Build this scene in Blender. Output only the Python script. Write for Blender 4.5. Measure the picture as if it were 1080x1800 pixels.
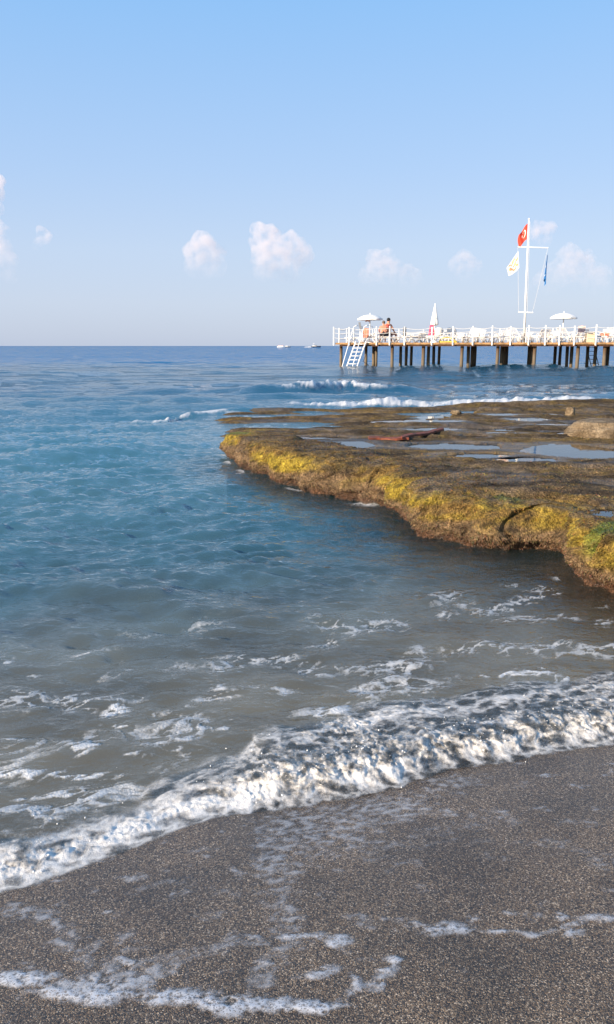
import bpy, bmesh, math, random
import numpy as np
from mathutils import Vector, Matrix

for o in list(bpy.data.objects):
    bpy.data.objects.remove(o)
scene = bpy.context.scene
col = scene.collection

# ------------------------------------------------------------------ camera
CAM_H = 1.6
FPX = 1386.0                                   # focal length in pixels of the 1080 x 1800 photograph
PITCH = math.atan((900 - 608) / FPX)
cam_d = bpy.data.cameras.new('camera')
cam_d.sensor_fit = 'VERTICAL'
cam_d.sensor_height = 36.0
cam_d.lens = 36.0 * FPX / 1800.0
cam_d.clip_start = 0.05
cam_d.clip_end = 60000
cam = bpy.data.objects.new('camera', cam_d)
col.objects.link(cam)
cam.location = (0, 0, CAM_H)
cam.rotation_euler = (math.pi / 2 - PITCH, 0, 0)
scene.camera = cam

# ------------------------------------------------------------------ sky, sun, exposure
SUN_EL = math.radians(17)
SUN_DIR = Vector((-0.80 * math.cos(SUN_EL), -0.60 * math.cos(SUN_EL), math.sin(SUN_EL)))
HAZE_LEVEL = 3.6
world = bpy.data.worlds.new('World')
scene.world = world
world.use_nodes = True
wn = world.node_tree.nodes
wl = world.node_tree.links
wn.clear()
sky = wn.new('ShaderNodeTexSky')
sky.sky_type = 'NISHITA'
sky.sun_disc = False
sky.sun_elevation = SUN_EL
sky.sun_rotation = math.atan2(SUN_DIR.x, SUN_DIR.y)
sky.altitude = 0
sky.air_density = 1.0
sky.dust_density = 0.6
sky.ozone_density = 1.6
bg = wn.new('ShaderNodeBackground')
bg.inputs['Strength'].default_value = 0.15
wout = wn.new('ShaderNodeOutputWorld')
# morning haze: the clear-sky model is veiled by an even, azimuth-free haze of air colour
wtc = wn.new('ShaderNodeTexCoord'); wsep = wn.new('ShaderNodeSeparateXYZ'); wl.new(wtc.outputs['Generated'], wsep.inputs[0])
wr = wn.new('ShaderNodeValToRGB'); wl.new(wsep.outputs[2], wr.inputs[0])
HAZE = [(0.0, (.49, .57, .745)), (.05, (.545, .63, .81)), (.11, (.53, .65, .86)), (.20, (.43, .61, .90)), (.45, (.20, .505, .94)), (.70, (.20, .42, .80)), (1.0, (.18, .37, .70))]
while len(wr.color_ramp.elements) < len(HAZE): wr.color_ramp.elements.new(.5)
for el, (p_, c_) in zip(wr.color_ramp.elements, HAZE):
    el.position = p_; el.color = (*c_, 1)
wsc = wn.new('ShaderNodeVectorMath'); wsc.operation = 'SCALE'; wsc.inputs['Scale'].default_value = HAZE_LEVEL; wl.new(wr.outputs[0], wsc.inputs[0])
wmx = wn.new('ShaderNodeMixRGB'); wmx.inputs[0].default_value = 0.92
wl.new(sky.outputs[0], wmx.inputs[1]); wl.new(wsc.outputs[0], wmx.inputs[2])
wl.new(wmx.outputs[0], bg.inputs[0])
wl.new(bg.outputs[0], wout.inputs[0])

sun_d = bpy.data.lights.new('sun', 'SUN')
sun_d.energy = 5.0
sun_d.angle = math.radians(0.5)
sun_d.color = (1.0, 0.82, 0.62)
sun = bpy.data.objects.new('sun', sun_d)
col.objects.link(sun)
sun.rotation_euler = (-SUN_DIR).to_track_quat('-Z', 'Y').to_euler()
sun.location = (-20, -15, 30)

scene.view_settings.view_transform = 'Standard'
scene.view_settings.look = 'None'
scene.view_settings.exposure = 0.9
scene.view_settings.gamma = 1.0
scene.view_settings.use_curve_mapping = False
scene.cycles.max_bounces = 10
scene.cycles.transparent_max_bounces = 16
scene.cycles.volume_bounces = 6
scene.cycles.use_denoising = True

# ------------------------------------------------------------------ helpers
rng = np.random.default_rng(7)
random.seed(7)


def ray(px, py):
    a = (px - 540) / FPX
    b = (900 - py) / FPX
    return a, math.cos(PITCH) + b * math.sin(PITCH), -math.sin(PITCH) + b * math.cos(PITCH)


def at(px, py, z=0.0):
    """World position, at height z, of a spot surveyed in the photograph."""
    d = ray(px, py)
    t = (z - CAM_H) / d[2]
    return np.array([d[0] * t, d[1] * t])


def zat(px, py, Y):
    d = ray(px, py)
    t = Y / d[1]
    return d[0] * t, CAM_H + d[2] * t


_perm = rng.permutation(256)
_perm = np.concatenate([_perm, _perm, _perm]).astype(np.int32)
_ang = rng.random(256) * 2 * np.pi
_gx = np.cos(_ang).astype(np.float32); _gy = np.sin(_ang).astype(np.float32)
_gx = np.tile(_gx, 3); _gy = np.tile(_gy, 3)


def perlin(x, y):
    x, y = np.broadcast_arrays(np.asarray(x, np.float32), np.asarray(y, np.float32))
    x0 = np.floor(x); y0 = np.floor(y)
    xf = x - x0; yf = y - y0
    xi = x0.astype(np.int32) & 255; yi = y0.astype(np.int32) & 255
    u = xf * xf * xf * (xf * (xf * 6 - 15) + 10)
    v = yf * yf * yf * (yf * (yf * 6 - 15) + 10)
    pa = _perm[xi]; pb = _perm[xi + 1]

    def g(pp, iy, fx, fy):
        h = _perm[pp + iy]
        return _gx[h] * fx + _gy[h] * fy
    n00 = g(pa, yi, xf, yf); n10 = g(pb, yi, xf - 1, yf)
    n01 = g(pa, yi + 1, xf, yf - 1); n11 = g(pb, yi + 1, xf - 1, yf - 1)
    a = n00 + u * (n10 - n00); b = n01 + u * (n11 - n01)
    return (a + v * (b - a)) * np.float32(1.41)


def fbm(x, y, octaves=4, gain=0.5, lac=2.03):
    s = 0; a = 1.0; t = 0
    for i in range(octaves):
        s = s + a * perlin(x + 17.3 * i, y - 9.1 * i)
        t += a; a *= gain; x = x * lac; y = y * lac
    return s / t


def fbm1(x, c, octaves=3):
    """noise along one axis, looked up from a table"""
    lo, hi = float(x.min()), float(x.max())
    lo, hi = max(lo, -60.0), min(hi, 60.0)
    t = np.linspace(lo, hi, 6000)
    return np.interp(x, t, fbm(t, t * 0 + c, octaves))


def where_fn(mask, fn, fill=0.0):
    """evaluate fn(x, y) only where it matters"""
    out = np.full(X.shape, fill); out[mask] = fn(X[mask], Y[mask]); return out


def billow(x, y, octaves=4, gain=0.5):
    s = 0; a = 1.0; t = 0
    for i in range(octaves):
        s = s + a * np.abs(perlin(x + 31.7 * i, y + 5.3 * i))
        t += a; a *= gain; x = x * 2.1; y = y * 2.1
    return s / t


def sstep(a, b, x):
    t = np.clip((x - a) / (b - a), 0, 1)   # a > b gives a falling step
    return t * t * (3 - 2 * t)


def polydist(X, Y, pts):
    """distance to a polyline, and arc position of the nearest point"""
    best = np.full(X.shape, 1e9); arc = np.zeros(X.shape); acc = 0
    for (x0, y0), (x1, y1) in zip(pts[:-1], pts[1:]):
        dx, dy = x1 - x0, y1 - y0
        L2 = dx * dx + dy * dy
        t = np.clip(((X - x0) * dx + (Y - y0) * dy) / L2, 0, 1)
        d = np.hypot(X - x0 - t * dx, Y - y0 - t * dy)
        m = d < best
        best = np.where(m, d, best); arc = np.where(m, acc + t * math.sqrt(L2), arc)
        acc += math.sqrt(L2)
    return best, arc


def inside(X, Y, pts):
    r = np.zeros(X.shape, bool)
    n = len(pts)
    for i in range(n):
        x0, y0 = pts[i]; x1, y1 = pts[(i + 1) % n]
        c = ((y0 > Y) != (y1 > Y)) & (X < (x1 - x0) * (Y - y0) / ((y1 - y0) if y1 != y0 else 1e-9) + x0)
        r ^= c
    return r


def grid_object(name, X, Y, Z, mat, keep=None, attrs=None, colors=None, smooth=True):
    """A sheet of quads with per-point attributes; keep masks faces."""
    R, C = X.shape
    idx = np.arange(R * C).reshape(R, C)
    f = np.stack([idx[:-1, :-1], idx[:-1, 1:], idx[1:, 1:], idx[1:, :-1]], -1).reshape(-1, 4)
    co = np.stack([X, Y, Z], -1).reshape(-1, 3)
    if keep is not None:
        k = (keep[:-1, :-1] | keep[:-1, 1:] | keep[1:, 1:] | keep[1:, :-1]).reshape(-1)
        f = f[k]
        used = np.zeros(R * C, bool); used[f.reshape(-1)] = True
        remap = np.cumsum(used) - 1
        f = remap[f]; co = co[used]
    else:
        used = np.ones(R * C, bool)
    me = bpy.data.meshes.new(name)
    me.vertices.add(len(co)); me.vertices.foreach_set('co', co.astype(np.float32).reshape(-1))
    me.loops.add(f.size); me.loops.foreach_set('vertex_index', f.astype(np.int32).reshape(-1))
    me.polygons.add(len(f))
    me.polygons.foreach_set('loop_start', np.arange(0, f.size, 4, dtype=np.int32))
    me.update(calc_edges=True)
    me.polygons.foreach_set('use_smooth', np.full(len(f), smooth))
    for n, a in (attrs or {}).items():
        at_ = me.attributes.new(n, 'FLOAT', 'POINT')
        at_.data.foreach_set('value', a.reshape(-1)[used].astype(np.float32))
    for n, c in (colors or {}).items():
        at_ = me.attributes.new(n, 'FLOAT_COLOR', 'POINT')
        c4 = np.concatenate([c.reshape(-1, 3)[used], np.ones((used.sum(), 1))], 1)
        at_.data.foreach_set('color', c4.astype(np.float32).reshape(-1))
    me.materials.append(mat)
    o = bpy.data.objects.new(name, me)
    col.objects.link(o)
    return o


def tag(o, label=None, cat=None, group=None, kind=None):
    if label: o['label'] = label
    if cat: o['category'] = cat
    if group: o['group'] = group
    if kind: o['kind'] = kind
    return o


class MB:
    """collects shapes into one mesh"""
    def __init__(self):
        self.v = []; self.f = []; self.mi = []

    def add(self, vs, fs, mi=0):
        b = len(self.v)
        self.v += [tuple(map(float, q)) for q in vs]
        self.f += [tuple(b + i for i in q) for q in fs]
        self.mi += [mi] * len(fs)
        return self

    def box(self, c, s, rz=0, mi=0, rx=0, ry=0):
        M = Matrix.Rotation(rz, 3, 'Z') @ Matrix.Rotation(ry, 3, 'Y') @ Matrix.Rotation(rx, 3, 'X')
        vs = []
        for z in (-.5, .5):
            for (x, y) in ((-.5, -.5), (.5, -.5), (.5, .5), (-.5, .5)):
                vs.append(Vector(c) + M @ Vector((x * s[0], y * s[1], z * s[2])))
        return self.add(vs, [(3, 2, 1, 0), (4, 5, 6, 7), (0, 1, 5, 4), (1, 2, 6, 5), (2, 3, 7, 6), (3, 0, 4, 7)], mi)

    def tube(self, pts, r, n=8, mi=0, cap=True):
        pts = [Vector(p) for p in pts]
        rs = r if isinstance(r, (list, tuple)) else [r] * len(pts)
        vs = []
        prev = None
        for i, p in enumerate(pts):
            a = pts[max(0, i - 1)]; b = pts[min(len(pts) - 1, i + 1)]
            t = (b - a).normalized()
            up = prev if prev is not None else (Vector((0, 0, 1)) if abs(t.z) < .9 else Vector((1, 0, 0)))
            sx = t.cross(up).normalized(); sy = sx.cross(t).normalized()
            prev = sy
            for k in range(n):
                an = 2 * math.pi * k / n
                vs.append(p + (sx * math.cos(an) + sy * math.sin(an)) * rs[i])
        fs = []
        for i in range(len(pts) - 1):
            for k in range(n):
                k2 = (k + 1) % n
                fs.append((i * n + k, i * n + k2, (i + 1) * n + k2, (i + 1) * n + k))
        if cap:
            fs.append(tuple(range(n))[::-1]); fs.append(tuple((len(pts) - 1) * n + k for k in range(n)))
        return self.add(vs, fs, mi)

    def lathe(self, prof, n=16, c=(0, 0, 0), mi=0, wob=None):
        vs = []; fs = []
        for i, (r, z) in enumerate(prof):
            for k in range(n):
                an = 2 * math.pi * k / n
                w = wob(an, i) if wob else 1
                vs.append((c[0] + r * w * math.cos(an), c[1] + r * w * math.sin(an), c[2] + z))
        for i in range(len(prof) - 1):
            for k in range(n):
                k2 = (k + 1) % n
                fs.append((i * n + k, i * n + k2, (i + 1) * n + k2, (i + 1) * n + k))
        return self.add(vs, fs, mi)

    def sphere(self, c, r, n=10, m=7, mi=0):
        r = r if isinstance(r, (tuple, list)) else (r, r, r)
        vs = []; fs = []
        for i in range(m + 1):
            th = math.pi * i / m
            for k in range(n):
                an = 2 * math.pi * k / n
                vs.append((c[0] + r[0] * math.sin(th) * math.cos(an), c[1] + r[1] * math.sin(th) * math.sin(an), c[2] + r[2] * math.cos(th)))
        for i in range(m):
            for k in range(n):
                k2 = (k + 1) % n
                fs.append((i * n + k2, i * n + k, (i + 1) * n + k, (i + 1) * n + k2))
        return self.add(vs, fs, mi)

    def mesh(self, name, mats, smooth=False):
        me = bpy.data.meshes.new(name)
        me.from_pydata(self.v, [], self.f)
        for m in (mats if isinstance(mats, (list, tuple)) else [mats]):
            me.materials.append(m)
        me.polygons.foreach_set('material_index', self.mi)
        if smooth:
            me.polygons.foreach_set('use_smooth', [True] * len(self.f))
        me.update()
        return me

    def build(self, name, mats, parent=None, smooth=False):
        o = bpy.data.objects.new(name, self.mesh(name, mats, smooth))
        col.objects.link(o)
        if parent: o.parent = parent
        return o


def empty(name, loc, rz=0):
    o = bpy.data.objects.new(name, None)
    col.objects.link(o)
    o.location = loc; o.rotation_euler = (0, 0, rz)
    o.empty_display_size = 0.2
    return o


def copy_tree(o, parent=None):
    c = o.copy(); col.objects.link(c); c.parent = parent
    for ch in list(o.children):
        copy_tree(ch, c)
    return c


# ------------------------------------------------------------------ materials
class NT:
    def __init__(self, name):
        self.m = bpy.data.materials.new(name); self.m.use_nodes = True
        self.t = self.m.node_tree; self.n = self.t.nodes; self.l = self.t.links
        self.n.clear()
        self.out = self.n.new('ShaderNodeOutputMaterial')

    def new(self, kind, **kw):
        nd = self.n.new('ShaderNode' + kind)
        for k, v in kw.items():
            if k.startswith('i_'):
                key = k[2:]
                key = int(key) if key.isdigit() else key.replace('_', ' ')
                self.put(nd.inputs[key], v)
            else:
                setattr(nd, k, v)
        return nd

    def put(self, sock, v):
        if hasattr(v, 'is_output') or isinstance(v, bpy.types.NodeSocket):
            self.l.new(v, sock)
        elif isinstance(v, bpy.types.Node):
            self.l.new(v.outputs[0], sock)
        else:
            if isinstance(v, (tuple, list)) and len(v) == 3 and sock.type == 'RGBA':
                v = (*v, 1)
            sock.default_value = v

    def math(self, op, a, b=0.0, clamp=False):
        nd = self.new('Math', operation=op, use_clamp=clamp)
        self.put(nd.inputs[0], a); self.put(nd.inputs[1], b)
        return nd.outputs[0]

    def ramp(self, fac, a, b, lo=0.0, hi=1.0):
        nd = self.new('MapRange', interpolation_type='SMOOTHSTEP')
        self.put(nd.inputs[0], fac); nd.inputs[1].default_value = a; nd.inputs[2].default_value = b
        nd.inputs[3].default_value = lo; nd.inputs[4].default_value = hi
        return nd.outputs[0]

    def mixc(self, fac, a, b, blend='MIX'):
        nd = self.new('MixRGB', blend_type=blend)
        self.put(nd.inputs[0], fac); self.put(nd.inputs[1], a); self.put(nd.inputs[2], b)
        return nd.outputs[0]

    def attr(self, name, out='Fac'):
        nd = self.new('Attribute', attribute_name=name)
        return nd.outputs[out]

    def noise(self, vec, scale, detail=3.0, rough=0.5, out=0):
        nd = self.new('TexNoise')
        self.put(nd.inputs['Vector'], vec); nd.inputs['Scale'].default_value = scale
        nd.inputs['Detail'].default_value = detail; nd.inputs['Roughness'].default_value = rough
        return nd.outputs[out]

    def voro(self, vec, scale, feature='F1', out=0, rnd=1.0):
        nd = self.new('TexVoronoi', feature=feature)
        self.put(nd.inputs['Vector'], vec); nd.inputs['Scale'].default_value = scale
        nd.inputs['Randomness'].default_value = rnd
        return nd.outputs[out]

    def coords(self, kind='Object', scale=None):
        v = self.new('TexCoord').outputs[kind]
        if scale:
            mp = self.new('Mapping'); self.put(mp.inputs[0], v); mp.inputs['Scale'].default_value = scale
            v = mp.outputs[0]
        return v

    def mixs(self, fac, a, b):
        nd = self.new('MixShader')
        self.put(nd.inputs[0], fac); self.put(nd.inputs[1], a); self.put(nd.inputs[2], b)
        return nd.outputs[0]

    def bump(self, h, dist, strength=1.0, normal=None):
        nd = self.new('Bump'); self.put(nd.inputs['Height'], h)
        nd.inputs['Distance'].default_value = dist; nd.inputs['Strength'].default_value = strength
        if normal is not None: self.put(nd.inputs['Normal'], normal)
        return nd.outputs[0]

    def bsdf(self, color, rough=0.6, normal=None, spec=0.5, **kw):
        nd = self.new('BsdfPrincipled')
        self.put(nd.inputs['Base Color'], color); self.put(nd.inputs['Roughness'], rough)
        self.put(nd.inputs['Specular IOR Level'], spec)
        if normal is not None: self.put(nd.inputs['Normal'], normal)
        for k, v in kw.items(): self.put(nd.inputs[k.replace('_', ' ')], v)
        return nd.outputs[0]

    def done(self, surf=None, vol=None):
        if surf is not None: self.l.new(surf, self.out.inputs[0])
        if vol is not None: self.l.new(vol, self.out.inputs[1])
        return self.m


def simple(name, c, rough=0.6, var=0.15, scale=8, spec=0.4, c2=None):
    t = NT(name)
    n = t.noise(t.coords(), scale, 4, 0.6)
    d = c2 or tuple(q * (1 - var * 2) for q in c)
    cc = t.mixc(t.ramp(n, 0.35, 0.65), d, c)
    return t.done(t.bsdf(cc, rough, t.bump(n, 0.004, 0.5), spec))


def mat_sand():
    t = NT('coarse_wet_sand')
    co = t.coords()
    v = t.new('TexVoronoi'); t.put(v.inputs['Vector'], co); v.inputs['Scale'].default_value = 300
    v2 = t.new('TexVoronoi'); t.put(v2.inputs['Vector'], co); v2.inputs['Scale'].default_value = 620
    sep = t.new('SeparateColor'); t.put(sep.inputs[0], v.outputs['Color'])
    cr = t.new('ValToRGB'); t.put(cr.inputs[0], sep.outputs[0])
    e = cr.color_ramp; e.interpolation = 'LINEAR'
    stops = [(0.0, (0.022, 0.017, 0.013)), (0.25, (0.062, 0.047, 0.034)), (0.50, (0.130, 0.090, 0.055)), (0.72, (0.195, 0.127, 0.070)),
             (0.86, (0.265, 0.200, 0.130)), (0.96, (0.41, 0.32, 0.22)), (1.0, (0.56, 0.46, 0.35))]
    while len(e.elements) < len(stops): e.elements.new(0.5)
    for el, (p, c) in zip(e.elements, stops):
        el.position = p; el.color = (*c, 1)
    sep2 = t.new('SeparateColor'); t.put(sep2.inputs[0], v2.outputs['Color'])
    fine = t.ramp(sep2.outputs[1], 0.0, 1.0, 0.6, 1.4)
    g = t.new('CombineColor'); [t.put(g.inputs[i], fine) for i in range(3)]
    c = t.mixc(1.0, cr.outputs[0], g.outputs[0], 'MULTIPLY')
    big = t.noise(co, 3.5, 4, 0.6)
    gb = t.new('CombineColor')
    tone = t.ramp(big, 0.3, 0.7, 0.72, 1.28)
    [t.put(gb.inputs[i], tone) for i in range(3)]
    c = t.mixc(1.0, c, gb.outputs[0], 'MULTIPLY')
    wet = t.attr('wet')
    c = t.mixc(wet, c, t.mixc(1.0, c, (0.74, 0.73, 0.73), 'MULTIPLY'))
    h = t.math('SUBTRACT', 1.0, v.outputs['Distance'])
    nrm = t.bump(t.math('ADD', h, t.math('MULTIPLY', v2.outputs['Distance'], -0.4)), 0.0026, 0.8)
    rough = t.ramp(wet, 0, 1, 0.6, 0.22)
    return t.done(t.bsdf(c, rough, nrm, 0.5, Coat_Weight=t.math('MULTIPLY', wet, 0.30), Coat_Roughness=0.25, Coat_Normal=t.bump(big, 0.004, 0.4)))


def foam_pattern(t, co, f, s1=55, s2=140):
    """bubbly lace: foam amount f (0..1) broken up by bubbles of two sizes"""
    d1 = t.voro(co, s1, 'DISTANCE_TO_EDGE')
    d2 = t.voro(co, s2, 'DISTANCE_TO_EDGE')
    n = t.noise(co, 26, 5, 0.7)
    a = t.math('ADD', f, t.math('MULTIPLY', t.math('SUBTRACT', n, 0.5), 1.3))
    lace = t.math('MULTIPLY', t.math('MINIMUM', t.math('MULTIPLY', d1, 1.6), t.math('ADD', t.math('MULTIPLY', d2, 1.2), 0.1)), 0.5)
    a = t.math('SUBTRACT', a, lace)
    return t.ramp(a, 0.02, 0.85)


def mat_sea():
    t = NT('sea_water')
    co = t.coords()
    geo = t.new('NewGeometry')
    far = t.attr('far'); turb = t.attr('turb'); foam = t.attr('foam'); shal = t.attr('shallow')
    # ripples finer than the mesh
    cs = t.coords(scale=(1.0, 1.5, 1.0))
    r1 = t.noise(cs, 9, 3, 0.55)
    r2 = t.noise(cs, 30, 2, 0.5)
    h = t.math('ADD', r1, t.math('MULTIPLY', r2, 0.22))
    nrm = t.bump(h, 0.027, 0.85)
    # slopes of distant chop, given directly so that they hold at any distance
    cf = t.coords(scale=(0.45, 1.0, 1.0))
    nf = t.noise(cf, 1.1, 4, 0.6, out=1)
    nb = t.noise(t.coords(scale=(0.12, 0.5, 1.0)), 0.35, 3, 0.6, out=1)
    sub = t.new('VectorMath', operation='SUBTRACT'); t.put(sub.inputs[0], nf); sub.inputs[1].default_value = (.5, .5, .5)
    sub2 = t.new('VectorMath', operation='SUBTRACT'); t.put(sub2.inputs[0], nb); sub2.inputs[1].default_value = (.5, .5, .5)
    add0 = t.new('VectorMath', operation='MULTIPLY_ADD'); t.put(add0.inputs[0], sub2.outputs[0]); add0.inputs[1].default_value = (.5, .5, 0); t.put(add0.inputs[2], sub.outputs[0])
    mul = t.new('VectorMath', operation='MULTIPLY'); t.put(mul.inputs[0], add0.outputs[0]); mul.inputs[1].default_value = (1.5, 2.6, 0.0)
    sc = t.new('VectorMath', operation='SCALE'); t.put(sc.inputs[0], mul.outputs[0]); t.put(sc.inputs['Scale'], far)
    ad = t.new('VectorMath', operation='ADD'); t.put(ad.inputs[0], nrm); t.put(ad.inputs[1], sc.outputs[0])
    nz = t.new('VectorMath', operation='NORMALIZE'); t.put(nz.inputs[0], ad.outputs[0])
    N = nz.outputs[0]
    fr = t.new('Fresnel'); fr.inputs['IOR'].default_value = 1.45; t.put(fr.inputs['Normal'], N)
    upv = t.new('CombineXYZ'); upv.inputs[2].default_value = 1.0
    body = t.new('BsdfDiffuse'); t.put(body.inputs['Normal'], upv.outputs[0])
    bodyc = t.mixc(t.attr('deep'), (0.072, 0.205, 0.265), (0.012, 0.095, 0.165))
    bodyc = t.mixc(t.attr('open'), bodyc, (0.004, 0.140, 0.330))  # blue of the reflected sky painted into the far water's body colour
    bodyc = t.mixc(t.attr('sandy'), bodyc, (0.270, 0.245, 0.182))
    t.put(body.inputs['Color'], bodyc)
    tr = t.new('BsdfTransparent'); t.put(tr.inputs['Color'], t.mixc(shal, (0.62, 0.80, 0.78), (0.93, 0.95, 0.93)))
    under = t.mixs(turb, tr.outputs[0], body.outputs[0])
    gl = t.new('BsdfGlossy'); t.put(gl.inputs['Normal'], N); gl.inputs['Roughness'].default_value = 0.025
    water = t.mixs(fr.outputs[0], under, gl.outputs[0])
    fpat = foam_pattern(t, co, foam, 85, 200)
    ff = t.math('MULTIPLY', t.ramp(foam, 0.02, 0.15), fpat)
    fd = t.bsdf((0.62, 0.63, 0.63), 0.55, t.bump(t.noise(co, 90, 3, 0.6), 0.01, 0.8), 0.3)
    return t.done(t.mixs(t.math('MULTIPLY', ff, t.ramp(foam, 0.1, 1.0, 0.55, 0.97)), water, fd))


def mat_froth():
    t = NT('white_froth')
    co = t.coords()
    w = t.attr('white')
    n = t.noise(co, 34, 7, 0.75)
    v = t.voro(co, 150, 'DISTANCE_TO_EDGE')
    a = t.math('ADD', w, t.math('MULTIPLY', t.math('SUBTRACT', n, 0.5), 1.5))
    a = t.math('SUBTRACT', a, t.math('MULTIPLY', v, 0.35))
    fac = t.ramp(a, -0.2, 1.0, 0.03, 0.95)
    nrm = t.bump(t.math('ADD', n, t.math('MULTIPLY', v, 0.3)), 0.012, 0.6)
    fd = t.bsdf((0.80, 0.77, 0.72), 0.45, nrm, 0.4)
    fr = t.new('Fresnel'); fr.inputs['IOR'].default_value = 1.33; t.put(fr.inputs['Normal'], nrm)
    tr = t.new('BsdfTransparent'); tr.inputs['Color'].default_value = (0.96, 0.96, 0.94, 1)
    gl = t.new('BsdfGlossy'); gl.inputs['Roughness'].default_value = 0.08; t.put(gl.inputs['Normal'], nrm)
    clear = t.mixs(fr.outputs[0], tr.outputs[0], gl.outputs[0])
    edge = t.attr('cover')
    s = t.mixs(fac, clear, fd)
    t2 = t.new('BsdfTransparent')
    return t.done(t.mixs(t.ramp(edge, 0.0, 0.35), t2.outputs[0], s))


def mat_sandfoam():
    t = NT('sand_foam')
    co = t.coords()
    m = t.attr('foam'); film = t.attr('film')
    n = t.noise(co, 40, 4, 0.65)
    v1 = t.voro(co, 190); v2 = t.voro(co, 70)
    holes = t.math('MULTIPLY', t.ramp(v1, 0.15, 0.5), t.ramp(v2, 0.10, 0.45))
    a = t.math('ADD', m, t.math('MULTIPLY', t.math('SUBTRACT', n, 0.5), 0.9))
    a = t.ramp(a, 0.05, 1.0)
    a = t.math('MULTIPLY', a, t.math('ADD', t.math('MULTIPLY', holes, t.ramp(film, 0, 1, 0.7, 0.16)), t.ramp(film, 0, 1, 0.30, 0.40)), clamp=True)
    fd = t.bsdf((0.72, 0.73, 0.75), 0.4, t.bump(n, 0.002, 0.5), 0.4)
    tr = t.new('BsdfTransparent')
    return t.done(t.mixs(t.math('MULTIPLY', a, 0.78), tr.outputs[0], fd))


def mat_reef():
    t = NT('algae_covered_rock')
    co = t.coords()
    c = t.attr('tint', 'Color')
    n1 = t.noise(co, 9, 5, 0.7); n2 = t.noise(co, 45, 5, 0.75)
    v = t.voro(co, 70)
    vc = t.new('SeparateColor'); t.put(vc.inputs[0], t.voro(co, 70, out=1))
    k = t.math('MULTIPLY', t.ramp(n2, 0.3, 0.7, 0.42, 1.6), t.ramp(n1, 0.3, 0.7, 0.6, 1.45))
    k = t.math('MULTIPLY', k, t.ramp(vc.outputs[0], 0, 1, 0.8, 1.2))
    g = t.new('CombineColor'); [t.put(g.inputs[i], k) for i in range(3)]
    cc = t.mixc(1.0, c, g.outputs[0], 'MULTIPLY')
    h = t.math('ADD', t.math('ADD', n2, t.math('MULTIPLY', n1, 0.8)), t.math('MULTIPLY', v, -0.5))
    wet = t.attr('wet')
    return t.done(t.bsdf(cc, t.ramp(wet, 0, 1, 0.8, 0.3), t.bump(h, 0.035, 1.0), t.ramp(wet, 0, 1, 0.15, 0.6)))


def mat_weed():
    t = NT('seaweed_blades')
    c = t.attr('tint', 'Color')
    d = t.bsdf(c, 0.5, None, 0.3)
    tl = t.new('BsdfTranslucent'); t.put(tl.inputs[0], c)
    return t.done(t.mixs(0.25, d, tl.outputs[0]))


def mat_pool():
    t = NT('still_pool_water')
    n = t.noise(t.coords(), 14, 2, 0.5)
    nrm = t.bump(n, 0.001, 0.4)
    fr = t.new('Fresnel'); fr.inputs['IOR'].default_value = 2.2; t.put(fr.inputs['Normal'], nrm)
    tr = t.new('BsdfTransparent'); tr.inputs['Color'].default_value = (0.9, 0.92, 0.88, 1)
    gl = t.new('BsdfGlossy'); gl.inputs['Roughness'].default_value = 0.015; t.put(gl.inputs['Normal'], nrm)
    return t.done(t.mixs(fr.outputs[0], tr.outputs[0], gl.outputs[0]))


def mat_pile():
    t = NT('weathered_pile')
    co = t.coords()
    z = t.new('SeparateXYZ'); t.put(z.inputs[0], co)
    n = t.noise(t.coords(scale=(6, 6, 1.2)), 2.2, 4, 0.6)
    zz = t.math('ADD', z.outputs[2], t.math('MULTIPLY', t.math('SUBTRACT', n, 0.5), 0.8))
    c = t.mixc(t.ramp(zz, 0.15, 0.5), (0.035, 0.03, 0.02), (0.15, 0.12, 0.085))
    c = t.mixc(t.ramp(zz, 0.9, 1.5), c, (0.085, 0.052, 0.03))
    c = t.mixc(t.ramp(n, 0.55, 0.7), c, (0.12, 0.08, 0.05))
    return t.done(t.bsdf(c, 0.8, t.bump(n, 0.02, 0.6), 0.2))


def mat_cloud(dens, lo, hi):
    t = NT('cloud_vapour')
    g = t.coords('Generated'); co = t.coords('Object')
    z = t.new('SeparateXYZ'); t.put(z.inputs[0], g)
    n = t.noise(co, 0.012, 4, 0.55)
    d = t.math('MULTIPLY', t.ramp(z.outputs[2], lo, hi), t.ramp(n, 0.36, 0.62))
    d = t.math('MULTIPLY', d, dens)
    v = t.new('VolumePrincipled')
    v.inputs['Color'].default_value = (1.0, 0.91, 0.86, 1)
    t.put(v.inputs['Density'], d)
    v.inputs['Anisotropy'].default_value = 0.0
    return t.done(None, v.outputs[0])


def mat_boulder():
    t = NT('pale_boulder_stone')
    co = t.coords()
    n = t.noise(co, 5, 6, 0.7); n2 = t.noise(t.coords(scale=(1, 1, 5)), 7, 5, 0.7)
    v = t.voro(co, 22, 'DISTANCE_TO_EDGE')
    c = t.mixc(t.ramp(n, .35, .65), (0.15, 0.105, 0.06), (0.34, 0.26, 0.165))
    c = t.mixc(t.ramp(n2, .52, .7), c, (0.10, 0.075, 0.045))
    h = t.math('ADD', t.math('ADD', n, n2), t.math('MULTIPLY', t.math('MINIMUM', v, .08), 3.0))
    return t.done(t.bsdf(c, 0.85, t.bump(h, 0.05, 0.9), 0.2))


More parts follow.
